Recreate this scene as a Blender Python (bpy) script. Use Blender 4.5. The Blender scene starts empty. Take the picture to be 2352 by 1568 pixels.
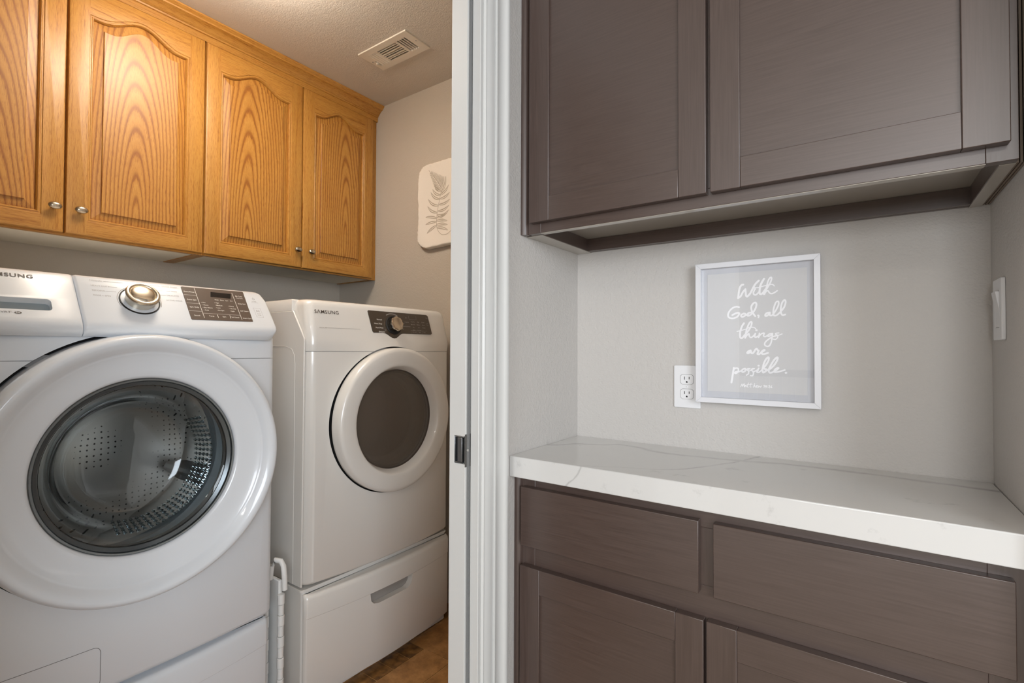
import bpy, bmesh, math, random
from mathutils import Vector, Matrix
PI = math.pi
C = bpy.context.scene.collection
sc = bpy.context.scene
random.seed(4)

# ------------------------------------------------------------------ camera, world, light, exposure
cam_d = bpy.data.cameras.new('camera'); cam = bpy.data.objects.new('camera', cam_d); C.objects.link(cam)
sc.camera = cam
cam_d.sensor_fit = 'HORIZONTAL'; cam_d.sensor_width = 36.0
cam_d.lens = 36.0 * 1146.2 / 2352.0
cam_d.clip_start = 0.02
def cam_matrix(yaw, pitch, roll, h):
    f = Vector((-math.sin(yaw)*math.cos(pitch), math.cos(yaw)*math.cos(pitch), math.sin(pitch)))
    r = Vector((math.cos(yaw), math.sin(yaw), 0)); u = r.cross(f)
    r2 = math.cos(roll)*r + math.sin(roll)*u; u2 = -math.sin(roll)*r + math.cos(roll)*u
    m = Matrix((r2, u2, -f)).transposed().to_4x4(); m.translation = (0, 0, h)
    return m
cam.matrix_world = cam_matrix(0.6143, 0.0172, 0.0041, 1.17)

sc.view_settings.view_transform = 'Standard'; sc.view_settings.look = 'None'
sc.view_settings.gamma = 1.0; sc.view_settings.use_curve_mapping = False
sc.view_settings.exposure = 0.0
sc.cycles.max_bounces = 10; sc.cycles.diffuse_bounces = 5; sc.cycles.glossy_bounces = 5
sc.cycles.transmission_bounces = 8; sc.cycles.transparent_max_bounces = 8
sc.cycles.sample_clamp_indirect = 6.0; sc.cycles.caustics_reflective = False; sc.cycles.caustics_refractive = True
w = bpy.data.worlds.new('world'); sc.world = w; w.use_nodes = True
w.node_tree.nodes['Background'].inputs[0].default_value = (0.75, 0.85, 1.0, 1)
w.node_tree.nodes['Background'].inputs[1].default_value = 1.0
def area(name, loc, target, sx, sy, power, col):
    d = bpy.data.lights.new(name, 'AREA'); d.shape = 'RECTANGLE'; d.size = sx; d.size_y = sy
    d.energy = power; d.color = col
    o = bpy.data.objects.new(name, d); C.objects.link(o); o.location = loc
    o.rotation_euler = (Vector(target)-Vector(loc)).to_track_quat('-Z', 'Y').to_euler()
    return o
# added area lights at unseen landing windows, daylight for both rooms
area('added_window_light', (0.65, -4.95, 1.6), (0.0, 0, 1.3), 1.5, 1.5, 112, (0.95, 0.98, 1.0))
area('added_window_light', (2.42, -1.55, 1.55), (-1.4, 1.0, 1.0), 1.6, 1.4, 84, (0.86, 0.93, 1.0))
area('added_window_light', (-3.2, -4.95, 1.6), (0.2, 1.2, 1.2), 1.3, 1.5, 135, (0.95, 0.98, 1.0))
# added, unseen hall light (the laundry lamp gives its own light, see its builder)
area('added_hall_light', (0.6, -1.35, 2.37), (0.6, -1.35, 0), 0.4, 0.4, 16, (1.0, 0.96, 0.91))

# ------------------------------------------------------------------ helpers
def lin(c):
    return tuple((x/12.92 if x <= 0.04045 else ((x+0.055)/1.055)**2.4) for x in [v/255.0 for v in c]) + (1.0,)
def mat(name, col=None, rough=0.5, metal=0.0, spec=0.5, coat=0.0, coatr=0.05, alpha=1.0):
    m = bpy.data.materials.new(name); m.use_nodes = True
    b = m.node_tree.nodes['Principled BSDF']
    if col: b.inputs['Base Color'].default_value = lin(col)
    b.inputs['Roughness'].default_value = rough; b.inputs['Metallic'].default_value = metal
    b.inputs['Specular IOR Level'].default_value = spec
    b.inputs['Coat Weight'].default_value = coat; b.inputs['Coat Roughness'].default_value = coatr
    return m
def N(m, t, **kw):
    n = m.node_tree.nodes.new(t)
    for k, v in kw.items():
        if k in n.inputs: n.inputs[k].default_value = v
        else: setattr(n, k, v)
    return n
def L(m, a, b): m.node_tree.links.new(a, b)
def bsdf(m): return m.node_tree.nodes['Principled BSDF']
def bump(m, h, strength, dist):
    n = N(m, 'ShaderNodeBump'); n.inputs['Strength'].default_value = strength; n.inputs['Distance'].default_value = dist
    L(m, h, n.inputs['Height']); L(m, n.outputs[0], bsdf(m).inputs['Normal']); return n
def coords(m, scale=(1,1,1), loc=(0,0,0), rot=(0,0,0)):
    t = N(m, 'ShaderNodeTexCoord'); p = N(m, 'ShaderNodeMapping')
    p.inputs['Scale'].default_value = scale; p.inputs['Location'].default_value = loc; p.inputs['Rotation'].default_value = rot
    L(m, t.outputs['Object'], p.inputs[0]); return p.outputs[0]
def ramp(m, fac, stops, mode='LINEAR'):
    r = N(m, 'ShaderNodeValToRGB'); e = r.color_ramp.elements; r.color_ramp.interpolation = mode
    while len(e) < len(stops): e.new(0.5)
    for i, (p, c) in enumerate(stops): e[i].position = p; e[i].color = c
    L(m, fac, r.inputs[0]); return r.outputs[0]
def math_(m, op, a, b=None):
    n = N(m, 'ShaderNodeMath'); n.operation = op
    for i, v in enumerate((a, b)):
        if v is None: continue
        if isinstance(v, (int, float)): n.inputs[i].default_value = v
        else: L(m, v, n.inputs[i])
    return n.outputs[0]

def tag(o, label=None, cat=None, group=None, kind=None):
    if label: o['label'] = label
    if cat: o['category'] = cat
    if group: o['group'] = group
    if kind: o['kind'] = kind
    return o
def thing(name, label, cat, loc=(0,0,0), group=None):
    o = bpy.data.objects.new(name, None); C.objects.link(o); o.location = loc; o.empty_display_size = 0.05
    return tag(o, label, cat, group)
def obj(name, bm, m, parent=None, smooth=False, bevel=0.0, seg=2, angle=35, sharp=38):
    """links a bmesh given in WORLD coordinates as one mesh object"""
    if id(bm) in KEEP: KEEP.discard(id(bm))
    else: bmesh.ops.recalc_face_normals(bm, faces=bm.faces[:])
    me = bpy.data.meshes.new(name); bm.to_mesh(me); bm.free()
    o = bpy.data.objects.new(name, me); C.objects.link(o)
    for mm in (m if isinstance(m, (list, tuple)) else [m]): me.materials.append(mm)
    if smooth:
        for p in me.polygons: p.use_smooth = True
    if bevel:
        b = o.modifiers.new('bevel', 'BEVEL'); b.width = bevel; b.segments = seg; b.limit_method = 'ANGLE'; b.angle_limit = math.radians(angle)
        b.harden_normals = False
    if smooth or bevel:
        for p in me.polygons: p.use_smooth = True
        try: me.set_sharp_from_angle(angle=math.radians(sharp))
        except Exception: pass
    if parent:
        o.parent = parent
        o.matrix_parent_inverse = world_of(parent).inverted()
    return o
def world_of(o):
    m = Matrix.LocRotScale(o.location, o.rotation_euler, o.scale)
    if o.parent: m = world_of(o.parent) @ o.matrix_parent_inverse @ m
    return m
KEEP = set()
def BM():
    b = bmesh.new(); KEEP.discard(id(b)); return b
def box(bm, x0, x1, y0, y1, z0, z1, mi=0):
    v = [bm.verts.new(p) for p in ((x0,y0,z0),(x1,y0,z0),(x1,y1,z0),(x0,y1,z0),(x0,y0,z1),(x1,y0,z1),(x1,y1,z1),(x0,y1,z1))]
    for f in ((0,3,2,1),(4,5,6,7),(0,1,5,4),(1,2,6,5),(2,3,7,6),(3,0,4,7)):
        q = bm.faces.new([v[i] for i in f]); q.material_index = mi
    return bm
def B(*a, **k): return box(BM(), *a, **k)
def frame_fn(O, U, V):
    O, U, V = Vector(O), Vector(U).normalized(), Vector(V).normalized(); W = U.cross(V)
    return lambda u, v, n=0.0: O + U*u + V*v + W*n
def prism(bm, pts, F, n0, n1, mi=0):
    """closed polygon pts (u,v) extruded between normals n0..n1 in frame F"""
    a = [bm.verts.new(F(u, v, n0)) for u, v in pts]; b = [bm.verts.new(F(u, v, n1)) for u, v in pts]
    bm.faces.new(a[::-1]).material_index = mi; bm.faces.new(b).material_index = mi
    k = len(pts)
    for i in range(k): bm.faces.new((a[i], a[(i+1)%k], b[(i+1)%k], b[i])).material_index = mi
    return bm
def rrect(u0, u1, v0, v1, r, n=5):
    out = []
    for cx, cy, a in ((u1-r, v1-r, 0), (u0+r, v1-r, 90), (u0+r, v0+r, 180), (u1-r, v0+r, 270)):
        for i in range(n+1):
            t = math.radians(a + 90*i/n); out.append((cx+r*math.cos(t), cy+r*math.sin(t)))
    return out
def lathe(bm, prof, F, seg=96, mi=0, close=False, ru=1.0, rv=1.0):
    """prof: (radius, normal) list; axis along F's normal"""
    rings = []
    for r, n in prof:
        if r < 1e-6: rings.append([bm.verts.new(F(0, 0, n))])
        else: rings.append([bm.verts.new(F(r*ru*math.cos(2*PI*i/seg), r*rv*math.sin(2*PI*i/seg), n)) for i in range(seg)])
    pr = list(zip(rings[:-1], rings[1:]))
    if close: pr.append((rings[-1], rings[0]))
    for a, b in pr:
        for i in range(seg):
            j = (i+1) % seg
            if len(a) == 1 and len(b) == 1: continue
            if len(a) == 1: f = bm.faces.new((a[0], b[i], b[j]))
            elif len(b) == 1: f = bm.faces.new((a[i], a[j], b[0]))
            else: f = bm.faces.new((a[i], a[j], b[j], b[i]))
            f.material_index = mi
    return bm
def tube(bm, pts, r, seg=8, mi=0, cap=True):
    P = [Vector(p) for p in pts]; rings = []
    for i, p in enumerate(P):
        t = (P[min(i+1, len(P)-1)] - P[max(i-1, 0)]).normalized()
        a = Vector((0,0,1)) if abs(t.z) < 0.9 else Vector((1,0,0))
        u = t.cross(a).normalized(); v = t.cross(u)
        rr = r[i] if isinstance(r, (list, tuple)) else r
        rings.append([bm.verts.new(p + u*rr*math.cos(2*PI*k/seg) + v*rr*math.sin(2*PI*k/seg)) for k in range(seg)])
    for a, b in zip(rings[:-1], rings[1:]):
        for k in range(seg): bm.faces.new((a[k], a[(k+1)%seg], b[(k+1)%seg], b[k])).material_index = mi
    if cap: bm.faces.new(rings[0][::-1]); bm.faces.new(rings[-1])
    return bm
def cut(o, bm, op='DIFFERENCE', m=None):
    """boolean the closed bmesh (world coordinates) out of o and keep the result as o's own mesh"""
    bmesh.ops.recalc_face_normals(bm, faces=bm.faces[:])
    me = bpy.data.meshes.new('cutter'); bm.to_mesh(me); bm.free()
    if m:
        me.materials.append(m)
    c = bpy.data.objects.new('cutter', me); C.objects.link(c)
    mods = [(x.type, x.width, x.segments) for x in o.modifiers if x.type == 'BEVEL']
    for x in list(o.modifiers): x.show_viewport = False
    b = o.modifiers.new('cut', 'BOOLEAN'); b.object = c; b.operation = op; b.solver = 'EXACT'
    if m: b.material_mode = 'TRANSFER'
    bpy.context.view_layer.update()
    dg = bpy.context.evaluated_depsgraph_get()
    nm = bpy.data.meshes.new_from_object(o.evaluated_get(dg))
    o.modifiers.remove(b)
    for x in list(o.modifiers): x.show_viewport = True
    o.data = nm
    bpy.data.objects.remove(c); bpy.data.meshes.remove(me)
    for p in nm.polygons: p.use_smooth = True
    nm.set_sharp_from_angle(angle=math.radians(38))
    return o
def text(name, s, F, u, v, size, m, parent, align='LEFT', bold=0.0, sx=1.0, n=0.0006, sp=1.0, depth=0.0002):
    """lettering as real thin mesh lying on the plane of frame F; u,v = baseline anchor, size = capital height"""
    cu = bpy.data.curves.new(name, 'FONT'); cu.body = s; cu.size = 1.0; cu.align_x = align
    cu.offset = bold; cu.space_character = sp; cu.resolution_u = 3; cu.extrude = 0.0
    o = bpy.data.objects.new(name, cu); C.objects.link(o); bpy.context.view_layer.update()
    me = bpy.data.meshes.new_from_object(o.evaluated_get(bpy.context.evaluated_depsgraph_get()))
    bpy.data.objects.remove(o); bpy.data.curves.remove(cu)
    k = size / 0.73
    bm = BM(); bm.from_mesh(me); bpy.data.meshes.remove(me)
    for q in bm.verts: q.co = F(u + q.co.x*k*sx, v + q.co.y*k, n)
    KEEP.add(id(bm))
    return obj(name, bm, m, parent)
def ribbon(bm, pts, w, F, n):
    """smooth brush stroke of width w through pts on plane of F with round ends"""
    P = [Vector((a, b)) for a, b in pts]
    if len(P) < 3: S = P
    else:
        S = []
        for i in range(len(P)-1):
            p0, p1, p2, p3 = P[max(i-1, 0)], P[i], P[i+1], P[min(i+2, len(P)-1)]
            for k in range(6):
                t = k/6.0
                S.append(0.5*((2*p1)+(p2-p0)*t+(2*p0-5*p1+4*p2-p3)*t*t+(3*p1-p0-3*p2+p3)*t**3))
        S.append(P[-1])
    Lr, Rr = [], []
    for i, p in enumerate(S):
        t = (S[min(i+1, len(S)-1)] - S[max(i-1, 0)]); t = t.normalized() if t.length > 1e-9 else Vector((1, 0))
        q = Vector((-t.y, t.x))*w/2; Lr.append(p+q); Rr.append(p-q)
    lv = [bm.verts.new(F(a.x, a.y, n)) for a in Lr]; rv = [bm.verts.new(F(a.x, a.y, n)) for a in Rr]
    for i in range(len(S)-1): bm.faces.new((lv[i], rv[i], rv[i+1], lv[i+1]))
    for e, p in ((0, S[0]), (1, S[-1])):
        c = [bm.verts.new(F(p.x+w/2*math.cos(2*PI*k/10), p.y+w/2*math.sin(2*PI*k/10), n+0.00002)) for k in range(10)]
        bm.faces.new(c)
import numpy as np
def ink_mesh(bm, strokes, F, n, h=0.0004):
    """one clean flat outline-accurate mesh for overlapping brush strokes (marching squares on their distance field)"""
    S = []
    for w_, pts in strokes:
        P = [Vector(q) for q in pts]; Q = []
        for i in range(len(P)-1):
            p0, p1, p2, p3 = P[max(i-1, 0)], P[i], P[i+1], P[min(i+2, len(P)-1)]
            for k in range(5):
                t = k/5.0; Q.append(0.5*((2*p1)+(p2-p0)*t+(2*p0-5*p1+4*p2-p3)*t*t+(p3-3*p2+3*p1-p0)*t**3))
        Q.append(P[-1]); S.append((w_/2, Q))
    xs = [q.x for _, Q in S for q in Q]; ys = [q.y for _, Q in S for q in Q]
    x0, y0 = min(xs)-.006, min(ys)-.006; nx, ny = int((max(xs)+.006-x0)/h)+1, int((max(ys)+.006-y0)/h)+1
    D = np.full((nx, ny), 1.0)
    for r, Q in S:
        for a, b in zip(Q[:-1], Q[1:]):
            i0 = int((min(a.x, b.x)-r-x0)/h)-2; i1 = int((max(a.x, b.x)+r-x0)/h)+3; j0 = int((min(a.y, b.y)-r-y0)/h)-2; j1 = int((max(a.y, b.y)+r-y0)/h)+3
            X, Y = np.meshgrid(x0+h*np.arange(i0, i1), y0+h*np.arange(j0, j1), indexing='ij')
            dx, dy = b.x-a.x, b.y-a.y; t = np.clip(((X-a.x)*dx+(Y-a.y)*dy)/max(dx*dx+dy*dy, 1e-12), 0, 1)
            d = np.hypot(X-a.x-t*dx, Y-a.y-t*dy)-r; D[i0:i1, j0:j1] = np.minimum(D[i0:i1, j0:j1], d)
    vc = {}
    def vert(kind, i, j):
        k = (kind, i, j)
        if k not in vc:
            if kind == 0: x, y = i, j
            elif kind == 1: t = D[i, j]/(D[i, j]-D[i+1, j]); x, y = i+t, j
            else: t = D[i, j]/(D[i, j]-D[i, j+1]); x, y = i, j+t
            vc[k] = bm.verts.new(F(x0+h*x, y0+h*y, n))
        return vc[k]
    I = D < 0
    cand = np.argwhere(I[:-1, :-1] | I[1:, :-1] | I[1:, 1:] | I[:-1, 1:])
    for i, j in cand.tolist():
        cs = [(i, j), (i+1, j), (i+1, j+1), (i, j+1)]; es = [(1, i, j), (2, i+1, j), (1, i, j+1), (2, i, j)]; pl = []
        for k in range(4):
            a, b = cs[k], cs[(k+1) % 4]
            if I[a]: pl.append(vert(0, *a))
            if I[a] != I[b]: pl.append(vert(*es[k]))
        if len(pl) >= 3:
            try: bm.faces.new(pl)
            except ValueError: pass
def copy_tree(o, parent=None):
    c = o.copy(); C.objects.link(c); c.parent = parent
    for ch in list(o.children): copy_tree(ch, c)
    return c

# ------------------------------------------------------------------ materials
def wall_mat(name, col, strength=0.35):
    m = mat(name, col, 0.7, spec=0.3)
    co = coords(m); n1 = N(m, 'ShaderNodeTexNoise'); n1.inputs['Scale'].default_value = 210; n1.inputs['Detail'].default_value = 2; n1.inputs['Roughness'].default_value = .5
    n2 = N(m, 'ShaderNodeTexNoise'); n2.inputs['Scale'].default_value = 75; n2.inputs['Detail'].default_value = 2
    L(m, co, n1.inputs['Vector']); L(m, co, n2.inputs['Vector'])
    a = math_(m, 'ADD', n1.outputs[0], n2.outputs[0])
    bump(m, a, strength, 0.0022); return m
M = {}
M['wall_hall'] = wall_mat('grey_orange_peel_paint', (198, 194, 190), 0.55)
M['wall_laundry'] = wall_mat('greige_orange_peel_paint', (192, 184, 172), 0.5)
M['ceiling'] = wall_mat('ceiling_paint', (206, 200, 192), 0.55)
M['trim'] = mat('white_trim_paint', (208, 208, 206), 0.32, coat=0.2)
M['white'] = mat('white_enamel', (222, 226, 231), 0.28, coat=0.6, coatr=0.06)
M['dryer_white'] = mat('warm_white_enamel', (222, 219, 214), 0.28, coat=0.6, coatr=0.08)
M['plastic'] = mat('white_plastic', (228, 228, 226), 0.4)
M['scoop'] = mat('grey_scoop', (158, 153, 148), 0.4)
M['greyrec'] = mat('grey_plastic_recess', (150, 160, 164), 0.35)
M['black'] = mat('black_rubber', (14, 13, 13), 0.6)
M['seam'] = mat('grey_seam', (130, 130, 130), 0.6)
M['chrome'] = mat('chrome', (205, 203, 200), 0.08, metal=1.0)
M['satin'] = mat('satin_nickel', (188, 176, 158), 0.25, metal=1.0)
M['champagne'] = mat('champagne_metal', (226, 216, 198), 0.22, metal=1.0)
M['steel'] = mat('galvanised_steel', (160, 163, 166), 0.35, metal=1.0)
M['taupe'] = mat('taupe_control_panel', (92, 78, 68), 0.3, coat=0.3)
M['dtaupe'] = mat('dark_control_panel', (66, 56, 46), 0.3, coat=0.4)
M['ink'] = mat('dark_print', (72, 64, 58), 0.5)
M['greyink'] = mat('grey_print', (150, 146, 142), 0.5)
M['whiteink'] = mat('white_print', (235, 232, 226), 0.5)
M['outlet'] = mat('white_outlet_plastic', (232, 232, 234), 0.35)
M['melamine'] = mat('white_melamine', (236, 228, 212), 0.5)
M['stone'] = mat('plaster_stone', (236, 230, 220), 0.85)
M['relief'] = mat('plaster_relief', (178, 168, 152), 0.9)
M['paper'] = mat('grey_paper', (216, 216, 215), 0.6)
M['backing'] = mat('grey_backing', (202, 204, 208), 0.6)
M['lettering'] = mat('white_lettering', (255, 255, 255), 0.5)
M['frame_white'] = mat('brushed_white_frame', (226, 226, 230), 0.35)

def oak(name, mode, yc=0.0, zc=0.0, s=0.16, base=(200, 140, 62), seed=0.0):
    """mode 'C' cathedral rings about (yc,zc); 'V' straight vertical; 'Y' straight along Y"""
    m = mat(name, base, 0.45, coat=0.22, coatr=0.32)
    t = N(m, 'ShaderNodeTexCoord'); sep = N(m, 'ShaderNodeSeparateXYZ'); L(m, t.outputs['Object'], sep.inputs[0])
    X, Y, Z = sep.outputs
    if mode == 'Y': Y, Z = Z, Y
    # slow wander of the rings
    comb = N(m, 'ShaderNodeCombineXYZ'); L(m, math_(m, 'MULTIPLY', X, 4.0), comb.inputs[0]); L(m, math_(m, 'MULTIPLY', Y, 9.0), comb.inputs[1]); L(m, math_(m, 'MULTIPLY', Z, 2.2), comb.inputs[2])
    add = N(m, 'ShaderNodeVectorMath'); add.operation = 'ADD'; add.inputs[1].default_value = (seed*3.1, seed*7.7, seed*1.3); L(m, comb.outputs[0], add.inputs[0])
    wn = N(m, 'ShaderNodeTexNoise'); wn.inputs['Scale'].default_value = 1.0; wn.inputs['Detail'].default_value = 2.0; L(m, add.outputs[0], wn.inputs['Vector'])
    wob = math_(m, 'MULTIPLY', math_(m, 'SUBTRACT', wn.outputs[0], 0.5), 0.045 if mode == 'C' else 0.03)
    if mode == 'C':
        dy = math_(m, 'ADD', math_(m, 'SUBTRACT', Y, yc), math_(m, 'MULTIPLY', wob, 0.6)); dz = math_(m, 'MULTIPLY', math_(m, 'SUBTRACT', Z, zc), s)
        d = math_(m, 'SQRT', math_(m, 'ADD', math_(m, 'MULTIPLY', dy, dy), math_(m, 'MULTIPLY', dz, dz)))
        d = math_(m, 'ADD', d, math_(m, 'MULTIPLY', wob, 0.25)); fr = 92.0
    else:
        sc_ = N(m, 'ShaderNodeCombineXYZ'); L(m, math_(m, 'MULTIPLY', X, 60.0), sc_.inputs[0]); L(m, math_(m, 'MULTIPLY', math_(m, 'ADD', Y, wob), 190.0), sc_.inputs[1]); L(m, math_(m, 'MULTIPLY', Z, 3.0), sc_.inputs[2])
        sn = N(m, 'ShaderNodeTexNoise'); sn.inputs['Scale'].default_value = 1.0; sn.inputs['Detail'].default_value = 3.0; sn.inputs['Roughness'].default_value = 0.6; L(m, sc_.outputs[0], sn.inputs['Vector'])
        d = math_(m, 'MULTIPLY', sn.outputs[0], 0.011); fr = 105.0
    fine = N(m, 'ShaderNodeCombineXYZ'); L(m, math_(m, 'MULTIPLY', X, 300.0), fine.inputs[0]); L(m, math_(m, 'MULTIPLY', Y, 900.0), fine.inputs[1]); L(m, math_(m, 'MULTIPLY', Z, 45.0), fine.inputs[2])
    fn = N(m, 'ShaderNodeTexNoise'); fn.inputs['Scale'].default_value = 1.0; fn.inputs['Detail'].default_value = 3.0; L(m, fine.outputs[0], fn.inputs['Vector'])
    d2 = math_(m, 'ADD', math_(m, 'MULTIPLY', d, fr), math_(m, 'MULTIPLY', fn.outputs[0], 0.45))
    saw = math_(m, 'FRACT', d2)
    pore = math_(m, 'MULTIPLY', math_(m, 'GREATER_THAN', fn.outputs[0], 0.56), 0.35)
    col = ramp(m, saw, [(0.0, lin((158, 104, 40))), (0.16, lin((146, 92, 34))), (0.36, lin((184, 133, 59))), (0.75, lin((190, 141, 67))), (1.0, lin((176, 123, 48)))])
    mx = N(m, 'ShaderNodeMix'); mx.data_type = 'RGBA'; mx.blend_type = 'MULTIPLY'
    L(m, pore, mx.inputs[0]); L(m, col, mx.inputs[6]); mx.inputs[7].default_value = lin((176, 128, 82))
    bs = N(m, 'ShaderNodeTexNoise'); bs.inputs['Scale'].default_value = 3.0; L(m, add.outputs[0], bs.inputs['Vector'])
    mx2 = N(m, 'ShaderNodeMix'); mx2.data_type = 'RGBA'; mx2.blend_type = 'MULTIPLY'
    L(m, math_(m, 'MULTIPLY', bs.outputs[0], 0.5), mx2.inputs[0]); L(m, mx.outputs[2], mx2.inputs[6]); mx2.inputs[7].default_value = lin((222, 190, 140))
    L(m, mx2.outputs[2], bsdf(m).inputs['Base Color'])
    bump(m, saw, 0.12, 0.0006); return m
M['oak_v'] = oak('oak_straight', 'V', seed=1); M['oak_h'] = oak('oak_rail', 'Y', seed=2); M['oak_v2'] = oak('oak_straight_b', 'V', seed=5)

def espresso(name, horiz=True):
    m = mat(name, (92, 76, 70), 0.45, spec=0.6, coat=0.75, coatr=0.36)
    co = coords(m, (3, 3, 90) if horiz else (90, 90, 3))
    n = N(m, 'ShaderNodeTexNoise'); n.inputs['Scale'].default_value = 3.5; n.inputs['Detail'].default_value = 5; L(m, co, n.inputs['Vector'])
    c = ramp(m, n.outputs[0], [(0.3, lin((68, 53, 47))), (0.7, lin((79, 63, 57)))])
    L(m, c, bsdf(m).inputs['Base Color'])
    r = N(m, 'ShaderNodeMapRange'); r.inputs['To Min'].default_value = 0.3; r.inputs['To Max'].default_value = 0.48; L(m, n.outputs[0], r.inputs['Value']); L(m, r.outputs[0], bsdf(m).inputs['Roughness'])
    bump(m, n.outputs[0], 0.05, 0.0006); return m
M['esp_h'] = espresso('espresso_wood_horizontal', True); M['esp_v'] = espresso('espresso_wood_vertical', False)
M['under'] = mat('beige_underside_lacquer', (160, 152, 140), 0.3, coat=1.0, coatr=0.12)
M['esp_dark'] = mat('espresso_unlit_wood', (48, 38, 36), 0.35, coat=0.3, coatr=0.2)
M['ply'] = mat('plywood_edge', (120, 106, 92), 0.7)

# quartz with veins
m = M['quartz'] = mat('white_quartz', (212, 212, 212), 0.10, coat=0.3, coatr=0.03)
t_ = N(m, 'ShaderNodeTexCoord'); sp_ = N(m, 'ShaderNodeSeparateXYZ'); L(m, t_.outputs['Object'], sp_.inputs[0])
nz = N(m, 'ShaderNodeTexNoise'); nz.inputs['Scale'].default_value = 22; nz.inputs['Detail'].default_value = 5; L(m, t_.outputs['Object'], nz.inputs['Vector'])
nb = N(m, 'ShaderNodeTexNoise'); nb.inputs['Scale'].default_value = 9; nb.inputs['Detail'].default_value = 3; L(m, t_.outputs['Object'], nb.inputs['Vector'])
wobv = math_(m, 'MULTIPLY', math_(m, 'SUBTRACT', nz.outputs[0], 0.5), 0.020)
def curve_of(src, x0, x1, pts, y0, y1):
    """y as a smooth function of src through pts, both ranges mapped to 0..1"""
    fc = N(m, 'ShaderNodeFloatCurve'); cv = fc.mapping.curves[0]
    P = sorted(((x-x0)/(x1-x0), (y-y0)/(y1-y0)) for x, y in pts)
    while len(cv.points) < len(P): cv.points.new(0.5, 0.5)
    for k, (x, y) in enumerate(P): cv.points[k].location = (x, y)
    fc.mapping.update()
    L(m, math_(m, 'DIVIDE', math_(m, 'SUBTRACT', src, x0), x1-x0), fc.inputs['Value'])
    return math_(m, 'ADD', math_(m, 'MULTIPLY', fc.outputs[0], y1-y0), y0)
vein_f = None
for vi, src, dst, x0, x1, pts, y0, y1, wd, st in (
    (0, sp_.outputs[0], sp_.outputs[1], -0.74, 0.24, [(-.74, 1.19), (-.711, 1.197), (-.663, 1.248), (-.593, 1.284), (-.544, 1.312), (-.423, 1.275), (-.319, 1.282), (-.241, 1.294), (-.134, 1.317), (-.01, 1.318), (.099, 1.309), (.24, 1.295)], 1.1, 1.4, 0.0052, 0.55),
    (1, sp_.outputs[1], sp_.outputs[0], 1.0, 1.40, [(1.0, -.535), (1.018, -.524), (1.050, -.470), (1.107, -.349), (1.185, -.295), (1.294, -.241), (1.40, -.205)], -.6, -.2, 0.0026, 0.6),
    (2, sp_.outputs[2], sp_.outputs[0], 0.85, 0.92, [(.85, -.568), (.863, -.558), (.882, -.538), (.905, -.523), (.92, -.515)], -.6, -.5, 0.0014, 0.7)):
    f_ = curve_of(src, x0, x1, pts, y0, y1)
    d_ = math_(m, 'ABSOLUTE', math_(m, 'ADD', math_(m, 'SUBTRACT', dst, f_), wobv))
    v_ = math_(m, 'MULTIPLY', ramp(m, math_(m, 'DIVIDE', d_, wd*3), [(0.0, (1, 1, 1, 1)), (0.33, (.5, .5, .5, 1)), (1.0, (0, 0, 0, 1))]), st)
    if vi == 2: v_ = math_(m, 'MULTIPLY', v_, math_(m, 'LESS_THAN', sp_.outputs[1], 1.0145))
    elif vi == 1: v_ = math_(m, 'MULTIPLY', v_, math_(m, 'GREATER_THAN', sp_.outputs[1], 1.0155))
    v_ = math_(m, 'MULTIPLY', v_, ramp(m, nb.outputs[0], [(0.3, (.35, .35, .35, 1)), (0.6, (1, 1, 1, 1))]))
    vein_f = v_ if vein_f is None else math_(m, 'MAXIMUM', vein_f, v_)
ns = N(m, 'ShaderNodeTexNoise'); ns.inputs['Scale'].default_value = 17; ns.inputs['Detail'].default_value = 6; ns.inputs['Roughness'].default_value = .65; L(m, t_.outputs['Object'], ns.inputs['Vector'])
sm = math_(m, 'MULTIPLY', ramp(m, ns.outputs[0], [(0.62, (0, 0, 0, 1)), (0.74, (1, 1, 1, 1))]), 0.28)
vein_f = math_(m, 'MAXIMUM', vein_f, sm)
mx = N(m, 'ShaderNodeMix'); mx.data_type = 'RGBA'; L(m, vein_f, mx.inputs[0]); mx.inputs[6].default_value = lin((214, 213, 211)); mx.inputs[7].default_value = lin((96, 94, 92))
L(m, mx.outputs[2], bsdf(m).inputs['Base Color'])

# laundry floor tile
m = M['tile'] = mat('brown_stone_tile', (150, 105, 60), 0.4)
co = coords(m)
n1 = N(m, 'ShaderNodeTexNoise'); n1.inputs['Scale'].default_value = 14; n1.inputs['Detail'].default_value = 8; n1.inputs['Roughness'].default_value = .7; L(m, co, n1.inputs['Vector'])
c1 = ramp(m, n1.outputs[0], [(0.3, lin((112, 74, 36))), (0.5, lin((158, 112, 62))), (0.7, lin((190, 142, 88)))])
L(m, c1, bsdf(m).inputs['Base Color']); bump(m, n1.outputs[0], 0.15, 0.002)
m = M['tile_small'] = mat('dark_small_tile', (120, 84, 44), 0.4)
n1 = N(m, 'ShaderNodeTexNoise'); n1.inputs['Scale'].default_value = 30; n1.inputs['Detail'].default_value = 6; L(m, coords(m), n1.inputs['Vector'])
c1 = ramp(m, n1.outputs[0], [(0.35, lin((84, 56, 26))), (0.6, lin((140, 98, 50))), (0.75, lin((168, 128, 78)))]); L(m, c1, bsdf(m).inputs['Base Color'])
M['grout'] = mat('tan_grout', (176, 138, 92), 0.8)
M['carpet'] = mat('beige_carpet', (168, 156, 140), 0.95)

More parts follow.
